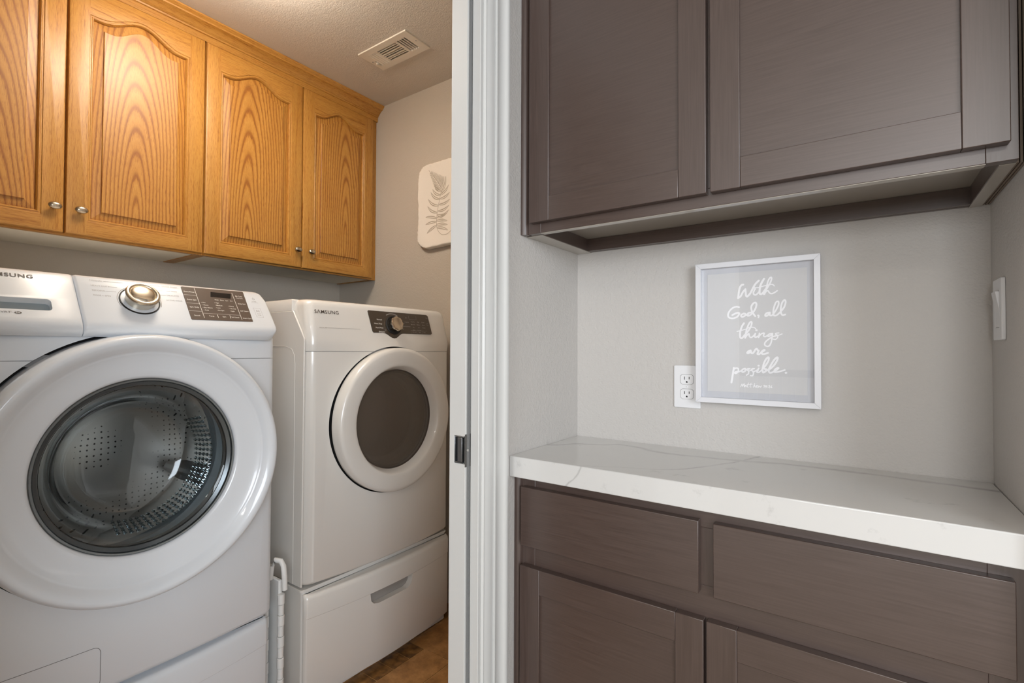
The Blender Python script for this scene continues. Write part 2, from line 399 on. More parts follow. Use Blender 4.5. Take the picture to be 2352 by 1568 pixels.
# glass
def glass(name, col, rough=0.0, ior=1.45):
    m = bpy.data.materials.new(name); m.use_nodes = True; nt = m.node_tree
    b = nt.nodes['Principled BSDF']; b.inputs['Base Color'].default_value = lin(col); b.inputs['Roughness'].default_value = rough
    b.inputs['Transmission Weight'].default_value = 1.0; b.inputs['IOR'].default_value = ior
    return m
M['bowl'] = glass('clear_bowl_glass', (226, 236, 240))
def pane(name, tint, refl=1.0):
    m = bpy.data.materials.new(name); m.use_nodes = True; nt = m.node_tree
    nt.nodes.remove(nt.nodes['Principled BSDF']); out = nt.nodes['Material Output']
    ge = nt.nodes.new('ShaderNodeNewGeometry'); dp = nt.nodes.new('ShaderNodeVectorMath'); dp.operation = 'DOT_PRODUCT'
    nt.links.new(ge.outputs['Normal'], dp.inputs[0]); nt.links.new(ge.outputs['Incoming'], dp.inputs[1])
    ab = math_(m, 'ABSOLUTE', dp.outputs['Value']); pw = math_(m, 'POWER', math_(m, 'SUBTRACT', 1.0, ab), 5.0)
    fr = math_(m, 'ADD', math_(m, 'MULTIPLY', pw, 0.95), 0.045)
    g = nt.nodes.new('ShaderNodeBsdfGlossy'); g.inputs['Roughness'].default_value = 0.0; g.inputs['Color'].default_value = (refl, refl, refl, 1)
    t = nt.nodes.new('ShaderNodeBsdfTransparent'); t.inputs[0].default_value = lin(tint)
    x = nt.nodes.new('ShaderNodeMixShader'); nt.links.new(fr, x.inputs[0]); nt.links.new(t.outputs[0], x.inputs[1]); nt.links.new(g.outputs[0], x.inputs[2]); nt.links.new(x.outputs[0], out.inputs[0])
    return m
M['pane'] = pane('picture_glass', (254, 254, 255))
M['smoke'] = mat('smoky_glass', (96, 86, 76), 0.12, coat=0.5, coatr=0.03); bsdf(M['smoke']).inputs['Alpha'].default_value = 0.62
# drum with perforations
m = M['drum'] = mat('perforated_stainless', (205, 198, 192), 0.38, metal=1.0)
vo = N(m, 'ShaderNodeTexVoronoi'); vo.inputs['Scale'].default_value = 62; vo.inputs['Randomness'].default_value = 0.15; L(m, coords(m), vo.inputs['Vector'])
c1 = ramp(m, vo.outputs['Distance'], [(0.13, (0.03, 0.03, 0.03, 1)), (0.19, lin((212, 204, 198)))]); L(m, c1, bsdf(m).inputs['Base Color'])
M['paddle'] = mat('grey_paddle', (120, 112, 108), 0.4)

# ------------------------------------------------------------------ the setting
XS, XR, YB, YF = -0.722, 0.2104, 1.375, 1.0134       # alcove: left wall, right wall, back wall, counter front
XW, YE, ZC = -2.4164, 1.7347, 2.4472                  # laundry left wall, far wall, ceiling
def S(name, bm, m, parent=None, **k):
    o = obj(name, bm, m, parent, **k)
    if parent is None: o['kind'] = 'structure'
    return o
# floor of both rooms: carpet on the landing, stone tile in the laundry
S('floor', B(-0.78, 3.0, -5.2, 1.42, -0.12, 0.0), M['carpet'])
S('floor', B(-4.2, -0.78, -5.2, -1.12, -0.12, 0.0), M['carpet'])
tb = BM(); box(tb, -2.55, -0.78, -1.12, 1.85, -0.12, -0.002, 2)
g = 0.0022
def tile(x0, x1, y0, y1, mi): box(tb, x0+g, x1-g, y0+g, y1-g, -0.004, 0.0, mi)
for k in range(-3, 34):
    y1 = 1.418 - k*0.0775
    if k >= 0 and y1-0.0775 > -1.1: tile(-1.4985, -1.414, y1-0.0775, y1, 1)
for k in range(0, 4): tile(-1.583, -1.4985, 1.418+k*0.0775, 1.418+(k+1)*0.0775, 1)
for k in range(0, 9):
    y1 = 1.418 - k*0.282; y0 = max(y1-0.282, -1.11)
    if y0 < y1: tile(-1.414, -1.273, y0, y1, 0)
    y1 = 1.735 - k*0.31; y0 = max(y1-0.31, -1.11)
    if y0 < y1: tile(-1.273, -1.02, y0, y1, 0); 
    y1 = 1.62 - k*0.31; y0 = max(y1-0.31, -1.11)
    if y0 < y1: tile(-1.02, -0.79, y0, y1, 0); tile(-1.75, -1.583, y0, y1, 0) if y0 > 1.0 else tile(-1.75, -1.4985, y0, y1, 0)
tile(-1.4985, -1.273, 1.418, 1.735, 0)
for i in range(3):
    for k in range(0, 9):
        y1 = 1.735 - k*0.33; y0 = max(y1-0.33, -1.11)
        if y0 < y1: tile(-2.416+i*0.222, -2.194+i*0.222, y0, y1, 0)
S('floor', tb, [M['tile'], M['tile_small'], M['grout']])
S('ceiling', B(-2.55, -0.78, -1.12, 1.85, ZC, ZC+0.1), M['ceiling'])
S('ceiling', B(-0.78, 3.0, -5.2, 1.42, ZC, ZC+0.1), M['ceiling'])
S('ceiling', B(-4.2, -0.78, -5.2, -1.12, ZC, ZC+0.1), M['ceiling'])
S('wall_left', B(XW-0.12, XW, -1.12, YE+0.12, 0, ZC), M['wall_laundry'])
S('wall_far', B(XW, -0.837, YE, YE+0.12, 0, ZC), M['wall_laundry'])
S('wall_near', B(XW, -0.722, -1.12, -1.0, 0, ZC), M['wall_laundry'])
# wall between laundry and landing: two leaves round the pocket, header and the near return
wb = BM()
box(wb, -0.736, XS, 0.895, YB, 0, 2.06); box(wb, -0.837, -0.795, 0.94, YE, 0, 2.06)
box(wb, -0.795, -0.736, 1.72, YE, 0, 2.06)
S('wall_middle', wb, M['wall_hall'])
wb = BM(); box(wb, -0.837, XS, -1.0, -0.02, 0, ZC); box(wb, -0.837, XS, -0.02, YE, 2.06, ZC)
S('wall_middle', wb, M['wall_hall'])
S('wall_back', B(-0.736, XR+0.12, YB, YB+0.12, 0, ZC), M['wall_hall'])
wb = BM(); box(wb, XR, XR+0.12, 0.985, YB, 0, ZC)
S('wall_right', wb, M['wall_hall'])
S('wall_front', B(XR+0.12, 2.6, 0.985, 1.105, 0, ZC), M['wall_hall'])
wb = BM(); box(wb, 2.5, 2.6, -5.2, -2.40, 0, ZC); box(wb, 2.5, 2.6, -0.70, 0.985, 0, ZC); box(wb, 2.5, 2.6, -2.40, -0.70, 0, 0.8); box(wb, 2.5, 2.6, -2.40, -0.70, 2.3, ZC)
S('wall_east', wb, M['wall_hall'])
wb = BM()
for q in ((-2.40, -2.35, .8, 2.3), (-0.75, -0.70, .8, 2.3), (-2.35, -0.75, .8, .85), (-2.35, -0.75, 2.25, 2.3), (-1.57, -1.53, .85, 2.25)): box(wb, 2.51, 2.57, *q)
S('window_3', wb, M['trim'])  # unseen east window, added to bring daylight onto the machines
S('wall_west', B(-4.2, -4.1, -5.2, -1.0, 0, ZC), M['wall_hall'])
S('wall_west', B(-4.1, XW-0.12, -1.12, -1.0, 0, ZC), M['wall_hall'])
# south wall with two unseen window openings, added for daylight
wb = BM()
for a, b in ((-4.2, -4.0), (-2.4, -0.15), (1.45, 2.6)): box(wb, a, b, -5.2, -5.08, 0, ZC)
for a, b in ((-4.0, -2.4), (-0.15, 1.45)): box(wb, a, b, -5.2, -5.08, 0, 0.75); box(wb, a, b, -5.2, -5.08, 2.45, ZC) if ZC > 2.45 else None; box(wb, a, b, -5.2, -5.08, 2.4, ZC)
S('wall_south', wb, M['wall_hall'])
for i, (a, b) in enumerate(((-4.0, -2.4), (-0.15, 1.45))):
    f = BM(); 
    for q in ((a, a+.05, .75, 2.4), (b-.05, b, .75, 2.4), (a+.05, b-.05, .75, .8), (a+.05, b-.05, 2.35, 2.4), ((a+b)/2-.02, (a+b)/2+.02, .8, 2.35)):
        box(f, q[0], q[1], -5.16, -5.10, q[2], q[3])
    S('window_%d' % (i+1), f, M['trim'])  # frames of the added south windows

# door casing on the landing side (moulded profile swept up the jamb)
cas = [(0.8925, 0.000), (0.8925, 0.010), (0.897, 0.0135), (0.903, 0.010), (0.906, 0.012), (0.925, 0.0135), (0.929, 0.0135), (0.934, 0.009), (0.9365, 0.009), (0.938, 0.0145), (0.941, 0.0152), (0.945, 0.0125), (0.955, 0.0110), (0.966, 0.0125), (0.974, 0.0165), (0.977, 0.0195), (0.983, 0.0205), (0.988, 0.0195), (0.9905, 0.0165), (0.9905, 0.0)]
k0 = 0.8925; kk = (0.9860-k0)/(0.9905-k0)
cb = BM(); prism(cb, [(k0+(y-k0)*kk, 0.0) for y, p in cas[:1]] + [(k0+(y-k0)*kk, p) for y, p in cas[1:]], lambda u, v, n=0: Vector((XS+v, u, n)), 0.0, 2.12)
S('trim_1', cb, M['trim'], smooth=True)
cb = BM(); prism(cb, [(-0.10, 0), (-0.10, .018), (-0.03, .012), (-0.018, .008), (-0.018, 0)], lambda u, v, n=0: Vector((XS+v, u, n)), 0.0, 2.12)
box(cb, XS, XS+.016, -0.018, 0.8925, 2.045, 2.12)
S('trim_2', cb, M['trim'])
jb = BM(); box(jb, -0.7375, XS+0.0085, 0.882, 0.8925, 0, 2.045); box(jb, -0.7375, XS+0.0085, 0.8925, 0.8955, 0, 2.045)
S('trim_3', jb, M['trim'], bevel=0.0015)
# grey strip painted for the shaded groove beside the pocket
gb = BM(); box(gb, -0.7385, -0.7375, 0.888, 0.896, 0, 2.04); 
S('trim_4', gb, M['seam'])


# pocket door, open, its edge standing proud of the pocket
d1 = S('door_1', B(-0.7880, -0.7405, 0.867, 1.70, 0.012, 2.035), M['trim'], bevel=0.0015)
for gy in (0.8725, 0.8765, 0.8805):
    obj('groove_shade', B(-0.7404, -0.7390, gy, gy+0.0022, 0.012, 2.035), M['seam'], d1)  # grey strips painting the shade on the door's grooved side
hole = B(-0.7735, -0.742, 0.86, 0.885, 0.9105, 0.9735)
cut(d1, hole)
lat = BM()
fr = lambda u, v, n=0: Vector((u, 0.867-n, v))
box(lat, -0.7725, -0.7705, 0.8665, 0.884, 0.911, 0.973); box(lat, -0.7705, -0.742, 0.882, 0.884, 0.911, 0.973)
box(lat, -0.7705, -0.744, 0.8665, 0.884, 0.911, 0.9135); box(lat, -0.7705, -0.744, 0.8665, 0.884, 0.9705, 0.973)
box(lat, -0.762, -0.7485, 0.8655, 0.882, 0.915, 0.9695)
l1 = obj('latch', lat, M['steel'], d1, bevel=0.0006); 
lp = obj('latch_plate', B(-0.7408, -0.7396, 0.8665, 0.894, 0.904, 0.978), mat('dull_plate', (122, 120, 118), 0.4, metal=1.0), d1)
sb = BM(); lathe(sb, [(0, .0012), (.003, .0008), (.0035, 0)], frame_fn((-0.7396, 0.8755, 0.941), (0,1,0), (0,0,1)), seg=16); obj('screw', sb, M['chrome'], d1, smooth=True)

# ------------------------------------------------------------------ oak wall cabinets
XC = -2.1114                     # face frame plane; doors stand 19 mm proud
Z0, Z1 = 1.535, 2.392
def arch(u):                     # cathedral curve, u in 0..1 across the opening
    e = 0.07
    if u < e or u > 1-e: return 0.0
    t = (u-e)/(1-2*e); 
    return 0.5*(1-math.cos(2*PI*t)) * (0.72+0.28*math.sin(PI*t))
def oak_door(parent, y0, y1, knob_y, pmat, xf):
    z0, z1 = 1.541, 2.372; st = 0.053; AMP = 0.046
    ow, ob, ot = (y0+st, y1-st), z0+0.047, z1-0.092       # opening
    NA = 40
    def loop(d, x):
        a, b = ow[0]+d, ow[1]-d; pts = [(x, a, ob+d), (x, b, ob+d)]
        for i in range(NA+1):
            u = 1-i/NA; pts.append((x, a+(b-a)*u, ot-d+AMP*arch(u)))
        return pts
    def strip(bm, A, Bv, ms):
        k = len(A)
        for i in range(k):
            j = (i+1) % k
            f = bm.faces.new((A[i], A[j], Bv[j], Bv[i]))
            f.material_index = ms[1] if (i == 0 or 2 <= i < k-1) else ms[0]
    bm = BM()
    V = lambda pts: [bm.verts.new(p) for p in pts]
    L0 = V(loop(0, xf)); prof = [(0.0018, -0.0025), (0.0045, -0.0025), (0.0065, -0.0012), (0.0085, -0.0012), (0.0105, -0.0035), (0.0125, -0.0085), (0.0125, -0.0125)]
    prev = L0
    for d, dx in prof:
        cur = V(loop(d, xf+dx)); strip(bm, prev, cur, (0, 1)); prev = cur
    # front faces of stiles and rails
    e = 0.005
    oc = V([(xf, y0+e, z0+e), (xf, y1-e, z0+e), (xf, y1-e, z1-e), (xf, y0+e, z1-e)])
    bl = V([(xf, ow[0], z0+e), (xf, ow[1], z0+e)]); tl = V([(xf, ow[0], z1-e), (xf, ow[1], z1-e)])
    bm.faces.new((oc[0], bl[0], L0[0], L0[-1], tl[0], oc[3])).material_index = 0
    bm.faces.new((bl[1], oc[1], oc[2], tl[1], L0[2], L0[1])).material_index = 0
    bm.faces.new((bl[0], bl[1], L0[1], L0[0])).material_index = 1
    top = [tl[1]] + V([(xf, ow[0]+(ow[1]-ow[0])*(1-i/NA), z1-e) for i in range(1, NA)]) + [tl[0]]
    for i in range(NA): bm.faces.new((L0[2+i], top[i], top[i+1], L0[3+i])).material_index = 1
    # rounded outer edge and sides
    rim = [oc[0], bl[0], bl[1], oc[1], oc[2]] + top + [oc[3]]
    def rimpt(v, q, x):
        y, z = v.co.y, v.co.z
        yy = y0+q if abs(y-(y0+e)) < 1e-6 else (y1-q if abs(y-(y1-e)) < 1e-6 else y)
        zz = z0+q if abs(z-(z0+e)) < 1e-6 else (z1-q if abs(z-(z1-e)) < 1e-6 else z)
        return bm.verts.new((x, yy, zz))
    pr = rim
    for q, x in ((0.0015, xf-0.0015), (0, xf-0.005), (0, XC+0.0005)):
        cr = [rimpt(v, q, x) for v in rim]
        for i in range(len(rim)): j = (i+1) % len(rim); bm.faces.new((pr[i], pr[j], cr[j], cr[i])).material_index = 0 if abs(pr[i].co.y-pr[j].co.y) < 1e-6 else 1
        pr = cr
    bm.faces.new(pr[::-1])
    d = obj('door', bm, [M['oak_v'], M['oak_h']], parent, smooth=True, sharp=24)
    # raised panel
    pb = BM(); V2 = lambda pts: [pb.verts.new(p) for p in pts]
    prev = V2(loop(0.0105, xf-0.0125)); k = len(prev)
    for dd, dx in ((0.0125, -0.0120), (0.038, -0.0062), (0.0386, -0.0018), (0.0400, -0.0008)):
        cur = V2(loop(dd, xf+dx))
        for i in range(k): j = (i+1) % k; pb.faces.new((prev[i], prev[j], cur[j], cur[i]))
        prev = cur
    pb.faces.new(prev); 
    obj('panel', pb, pmat, d, smooth=True, sharp=6)
    # oval knob
    kb = BM(); F = frame_fn((xf, knob_y, 1.619), (0,1,0), (0,0,1))
    lathe(kb, [(0.0, 0.0), (0.007, 0.0), (0.006, 0.003), (0.0048, 0.010), (0.0052, 0.0125)], F, 24, ru=1.0)
    lathe(kb, [(0.0052, 0.0125), (0.010, 0.0135), (0.0132, 0.0165), (0.0140, 0.0195), (0.0128, 0.0225), (0.0095, 0.0252), (0.005, 0.0265), (0, 0.0268)], F, 32, ru=1.25, rv=0.82)
    obj('knob', kb, M['satin'], d, smooth=True)
    return d
XD = XC+0.019
pm = [oak('oak_panel_a', 'C', 0.272, 1.30, 0.14, seed=3), oak('oak_panel_b', 'C', 0.665, 1.62, 0.13, seed=8), oak('oak_panel_c', 'C', 1.055, 1.60, 0.115, seed=6), oak('oak_panel_d', 'C', 1.535, 1.70, 0.10, seed=11)]
def wall_cab(y0, y1, label, spans):
    t = thing('oak_wall_cabinet', label, 'cabinet', (XW+0.15, (y0+y1)/2, Z0), 'oak cabinets above the laundry machines')
    c = BM()
    # carcass: sides, top, recessed bottom, back
    c.faces.ensure_lookup_table()
    for a, b in ((y0, y0+0.018), (y1-0.018, y1)): box(c, XW+0.001, XC-0.019, a, b, Z0, Z1, 1)
    box(c, XW+0.001, XC-0.019, y0+0.018, y1-0.018, Z1-0.018, Z1, 1)
    box(c, XW+0.001, XW+0.007, y0+0.018, y1-0.018, Z0+0.02, Z1-0.018, 1)
    obj('carcass', c, [M['oak_v'], M['oak_v2']], t)
    obj('bottom_panel', B(XW+0.007, XC-0.019, y0+0.018, y1-0.018, Z0+0.003, Z0+0.018), M['melamine'], t)
    f = BM()
    box(f, XC-0.019, XC, y0, y0+0.038, Z0, Z1, 0); box(f, XC-0.019, XC, y1-0.038, y1, Z0, Z1, 0)
    box(f, XC-0.019, XC, y0+0.038, y1-0.038, Z0, Z0+0.04, 1); box(f, XC-0.019, XC, y0+0.038, y1-0.038, Z1-0.05, Z1, 1)
    mid = (y0+y1)/2; box(f, XC-0.019, XC, mid-0.02, mid+0.02, Z0+0.04, Z1-0.05, 0)
    obj('face_frame', f, [M['oak_v'], M['oak_h']], t)
    for a, b, ky, pmat in spans: oak_door(t, a, b, ky, pmat, XD)
    return t
wall_cab(0.058, 0.8855, 'two-door oak wall cabinet above the washer, on the left', [(0.064, 0.4715, 0.447, pm[0]), (0.4765, 0.8835, 0.512, pm[1])])
wall_cab(0.8865, 1.7337, 'two-door oak wall cabinet above the dryer, next to the far wall', [(0.8895, 1.2985, 1.274, pm[2]), (1.3045, 1.700, 1.342, pm[3])])
# crown moulding
cr = [(XC-0.02, 2.392), (XC-0.02, 2.3745), (XC+0.012, 2.3745), (XC+0.012, 2.398), (XC+0.016, 2.400), (XC+0.018, 2.405), (XC+0.022, 2.407), (XC+0.026, 2.412), (XC+0.034, 2.420), (XC+0.044, 2.426), (XC+0.050, 2.428), (XC+0.051, 2.433), (XC+0.058, 2.437), (XC+0.062, 2.441), (XC+0.0625, 2.4462), (XW+0.002, 2.4462), (XW+0.002, 2.3925), (XC-0.02, 2.3925)]
cb = BM(); prism(cb, cr[1:], lambda u, v, n=0: Vector((u, n, v)), 0.0, YE-0.001)
cm = obj('crown_moulding', cb, M['oak_h'], smooth=True)
tag(cm, 'long oak crown moulding running along the tops of the oak cabinets under the ceiling', 'moulding')

# ------------------------------------------------------------------ ceiling vent
vt = thing('ceiling_vent', 'white metal ceiling air register with louvres above the laundry', 'vent', (-1.6335, 1.431, ZC))
F = frame_fn((-1.781, 1.5005, ZC), (1,0,0), (0,-1,0))       # u along X, v towards -Y, n down
vb = BM(); W_, H_ = 0.294, 0.1405
prism(vb, [(0.0,0.0),(W_,0.0),(W_,H_),(0.0,H_)], F, 0.0002, 0.0060)
fp = obj('face_plate', vb, mat('register_enamel', (222, 216, 204), 0.4), vt)
cutb = BM()
slots = []
v0, v1 = H_-0.112, H_-0.032   # = y from 1.472 to 1.388
for i in range(7):            # middle bank: slots along X stacked over Y
    vv = v0 + 0.004 + i*0.0118; slots.append(rrect(0.088, 0.202, vv, vv+0.0085, 0.004, 3))
for i in range(4):            # bank at the door side
    uu = 0.213 + i*0.0128; slots.append(rrect(uu, uu+0.0085, v0, v1+0.004, 0.004, 3))
for i in range(4):
    uu = 0.033 + i*0.0125; slots.append(rrect(uu, uu+0.007, v0, v1+0.004, 0.003, 3))
slots.append(rrect(0.0235, 0.0285, v0, v0+0.042, 0.001, 2))
for s_ in slots: prism(cutb, s_, F, -0.002, 0.012)
cut(fp, cutb)
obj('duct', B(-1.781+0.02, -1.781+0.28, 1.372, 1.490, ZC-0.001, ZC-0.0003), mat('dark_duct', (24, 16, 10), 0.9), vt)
lv = BM()
for i in (1, 3, 6):
    vv = v0 + 0.004 + i*0.0118; q = [lv.verts.new(p) for p in (F(0.090, vv+0.0045, .0050), F(0.200, vv+0.0045, .0050), F(0.200, vv+0.0085, .0020), F(0.090, vv+0.0085, .0020))]; lv.faces.new(q)
for i in range(4):
    uu = 0.033 + i*0.0125; q = [lv.verts.new(p) for p in (F(uu, v0, .0058), F(uu, v1+.003, .0058), F(uu+.0068, v1+.003, .0025), F(uu+.0068, v0, .0025))]; lv.faces.new(q)
obj('louvre', lv, fp.data.materials[0], vt)
lb = BM(); prism(lb, rrect(0.021, 0.028, v0+0.022, v0+0.030, .001, 2), F, 0.004, 0.014); obj('lever', lb, fp.data.materials[0], vt)
for uv in ((0.012, H_/2), (W_-0.012, H_/2)):
    q = BM(); lathe(q, [(0, .0015), (.0022, .0010), (.003, 0)], frame_fn(F(uv[0], uv[1], 0.006), (1,0,0), (0,-1,0)), seg=12); obj('screw', q, M['steel'], vt, smooth=True)

# ------------------------------------------------------------------ fern plaque on the far wall
fp_ = thing('fern_plaque', 'rough white plaster plaque with an imprinted fern leaf on the far wall', 'wall plaque', (-1.57, YE, 1.86))
F = frame_fn((-1.77, YE-0.028, 1.655), (1,0,0), (0,0,1))    # n towards -Y
out = [(0.058,0.0),(0.13,.002),(0.22,0.004),(0.32,.0),(.385,.006),(.402,.03),(.405,.12),(.400,.22),(.404,.31),(.397,.375),(.375,.398),(.30,.404),(.225,.403),(.17,.404),(.12,.4025),(0.06,.402),(.030,.394),(.012,.374),(.005,.345),(.002,.28),(.004,.20),(.003,.12),(.0,.06),(.006,.03),(.026,.012)]
def smooth_closed(P, n=5):
    r = []; k = len(P)
    for i in range(k):
        p0, p1, p2, p3 = [Vector(P[(i+j) % k]) for j in (-1, 0, 1, 2)]
        for q in range(n):
            t = q/n; v = 0.5*((2*p1)+(p2-p0)*t+(2*p0-5*p1+4*p2-p3)*t*t+(p3-3*p2+3*p1-p0)*t**3); r.append((v.x, v.y))
    return r
ol = [(a+random.uniform(-.0013, .0013), b+random.uniform(-.0013, .0013)) for a, b in smooth_closed(out)]
pb = BM(); cx_, cy_ = 0.2, 0.2
rings = []
for sc_, n in ((1.0, -0.027), (1.005, -0.012), (1.0, -0.004), (0.985, 0.0015), (0.96, 0.003), (0.9, 0.0)):
    rings.append([pb.verts.new(F(cx_+(a-cx_)*sc_, cy_+(b-cy_)*sc_, n+(random.uniform(-.0012,.0012) if 0 > n > -.02 or n > 0 else 0))) for a, b in ol])
for a, b in zip(rings[:-1], rings[1:]):
    for i in range(len(a)): j = (i+1) % len(a); pb.faces.new((a[i], a[j], b[j], b[i]))
pb.faces.new(rings[-1]); pb.faces.new(rings[0][::-1])
mm = M['stone']; nn = N(mm, 'ShaderNodeTexNoise'); nn.inputs['Scale'].default_value = 40; nn.inputs['Detail'].default_value = 5; L(mm, coords(mm), nn.inputs['Vector']); bump(mm, nn.outputs[0], 0.25, 0.003)
obj('plaster_slab', pb, mm, fp_, smooth=True)
fb = BM()
stem = [(0.077,0.371),(0.100,0.345),(0.125,0.318),(0.150,0.285),(0.158,0.262),(0.152,0.235),(0.144,0.205),(0.134,0.165),(0.130,0.135),(0.129,0.104),(0.134,0.085),(0.144,0.068),(0.160,0.055),(0.178,0.050),(0.200,0.053),(0.220,0.064),(0.235,0.08)]
ribbon(fb, stem, 0.0022, F, 0.0012)
def leaf(a, b, wd, bend):
    a, b = Vector(a), Vector(b); d = b-a; n = Vector((-d.y, d.x)).normalized(); K = 10; l, r, c = [], [], []
    for i in range(K+1):
        t = i/K; p = a + d*t + n*bend*math.sin(PI*t)*d.length; ww = wd*(math.sin(PI*min(t*0.85+0.13, 1.0))**0.8)*(1 if t < 1 else 0)
        l.append(fb.verts.new(F(p.x+n.x*ww, p.y+n.y*ww, .0009))); c.append(fb.verts.new(F(p.x, p.y, -0.0004))); r.append(fb.verts.new(F(p.x-n.x*ww, p.y-n.y*ww, .0009)))
    for i in range(K): fb.faces.new((l[i], c[i], c[i+1], l[i+1])); fb.faces.new((c[i], r[i], r[i+1], c[i+1]))
R_ = [((.156,.245),(.186,.323)),((.154,.240),(.205,.279)),((.150,.222),(.211,.243)),((.144,.196),(.214,.211)),((.138,.166),(.208,.183)),((.132,.136),(.208,.163)),((.130,.150),(.189,.149)),((.129,.122),(.198,.112)),((.129,.103),(.200,.094)),((.131,.090),(.203,.068))]
L_ = [((.156,.256),(.114,.297)),((.154,.238),(.101,.277)),((.150,.220),(.090,.264)),((.140,.192),(.073,.234)),((.134,.160),(.069,.201)),((.130,.134),(.056,.149)),((.129,.118),(.056,.113)),((.128,.100),(.066,.070))]
for i, (a, b) in enumerate(R_): leaf(a, b, 0.0062, -0.10 if i < 7 else 0.05)
for i, (a, b) in enumerate(L_): leaf(a, b, 0.0062, 0.12 if i < 5 else -0.04)
for i in range(11):
    t = i/10.0; p = Vector((0.092, 0.352)).lerp(Vector((0.158, 0.268)), t); ln = 0.012+0.040*t
    leaf(p, p+Vector((0.30, 0.95)).normalized()*ln*1.1, 0.0028+.001*t, -.05); leaf(p, p+Vector((-0.85, 0.1)).normalized()*ln*.8, 0.0028+.001*t, .05)
KEEP.add(id(fb))
obj('fern_relief', fb, M['relief'], fp_, smooth=True)

# ------------------------------------------------------------------ laundry machines
def loft(y0, y1, xb, levels, ny=28):
    """closed body: levels = [(z, x_front_centre, bulge, corner_radius, side_inset)] bottom to top"""
    bm = BM(); rings = []
    for z, xf, bu, r, ins in levels:
        a, b = y0+ins, y1-ins; h = (b-a)/2; c = (a+b)/2; ring = []
        ring.append(bm.verts.new((xb, a, z)))
        ys = []
        for i in range(9): t = i/8*PI/2; ys.append((a+r-r*math.cos(t), r-r*math.sin(t)))
        for i in range(1, ny): ys.append((a+r+(b-a-2*r)*i/ny, 0.0))
        for i in range(9): t = i/8*PI/2; ys.append((b-r+r*math.sin(t), r-r*math.cos(t)))
        for y, dr in ys: ring.append(bm.verts.new((xf-bu*((y-c)/h)**2-dr, y, z)))
        ring.append(bm.verts.new((xb, b, z))); rings.append(ring)
    k = len(rings[0])
    for A, Bv in zip(rings[:-1], rings[1:]):
        for i in range(k): j = (i+1) % k; bm.faces.new((A[i], A[j], Bv[j], Bv[i]))
    bm.faces.new(rings[0][::-1]); bm.faces.new(rings[-1])
    return bm
def pedestal(name, y0, y1, xf, label, wh, group):
    t = thing(name, label, 'pedestal', (xf-0.35, (y0+y1)/2, 0), group)
    o = obj('base', loft(y0, y1, XW+0.10, [(0.0, xf-0.045, 0.004, 0.012, 0.004), (0.372, xf-0.045, 0.004, 0.012, 0.004)]), wh, t, smooth=True)
    obj('top_rim', loft(y0-0.001, y1+0.001, XW+0.10, [(0.3725, xf-0.043, 0.004, 0.012, 0.0), (0.3805, xf-0.043, 0.004, 0.012, 0.0)]), wh, t, smooth=True)
    c = (y0+y1)/2
    d = obj('drawer', loft(y0+0.003, y1-0.003, xf-0.0435, [(0.032, xf, 0.034, 0.010, 0.0), (0.034, xf+0.001, 0.034, 0.010, 0.0), (0.288, xf+0.001, 0.034, 0.010, 0.0), (0.2905, xf+0.0035, 0.034, 0.010, 0.0), (0.350, xf+0.0045, 0.034, 0.012, 0.0), (0.358, xf+0.0025, 0.034, 0.012, 0.0005), (0.364, xf-0.003, 0.034, 0.012, 0.002), (0.366, xf-0.010, 0.034, 0.012, 0.006)]), wh, t, smooth=True)
    F = frame_fn((xf-0.03, c, 0), (0,1,0), (0,0,1))
    cb = BM(); prism(cb, [(-.103,.2895),(.103,.2895),(.099,.262),(.088,.249),(.07,.243),(-.07,.243),(-.088,.249),(-.099,.262)], F, 0.0, 0.08)
    cut(d, cb)
    hb = BM(); prism(hb, [(-.1025,.289),(.1025,.289),(.0985,.262),(.088,.2495),(.07,.2435),(-.07,.2435),(-.088,.2495),(-.0985,.262)], F, 0.0, 0.004)
    obj('handle_recess', hb, M['scoop'], d)
    return t

# --- washer -------------------------------------------------------------------
WY0, WY1, WX = 0.134, 0.820, -1.430
wt = thing('washing_machine', 'white front-loading washer with a clear round door and champagne dial', 'washing machine', (-1.78, 0.477, 0.381))
wh = M['white']
low = obj('body', loft(WY0, WY1, XW+0.10, [(0.3815, WX-0.012, 0.022, 0.02, 0.004), (0.388, WX-0.004, 0.022, 0.02, 0.001), (0.395, WX, 0.022, 0.02, 0), (1.1425, WX, 0.022, 0.02, 0)]), wh, wt, smooth=True)
up = obj('upper_body', loft(WY0, WY1, XW+0.10, [(1.1437, WX, 0.022, 0.02, 0), (1.20, WX-0.001, 0.022, 0.02, 0), (1.34, WX-0.085, 0.022, 0.02, 0.003), (1.341, WX-0.085, 0.022, 0.02, 0.003)]), wh, wt, smooth=True)
obj('inner_frame', loft(WY0+.004, WY1-.004, XW+0.11, [(1.130, WX-0.006, 0.022, 0.02, 0), (1.155, WX-0.006, 0.022, 0.02, 0)]), M['seam'], wt, smooth=True)
DC = (WX, 0.474, 0.893)
DF = frame_fn(DC, (0,1,0), (0,0,1))
hole = BM(); lathe(hole, [(0, -0.36), (0.252, -0.36), (0.252, -0.10), (0.3175, -0.05), (0.3175, 0.06), (0, 0.06)], DF, 96); cut(low, hole)
hole = BM(); lathe(hole, [(0, -0.36), (0.252, -0.36), (0.252, -0.10), (0.3175, -0.05), (0.3175, 0.06), (0, 0.06)], DF, 96); cut(up, hole)
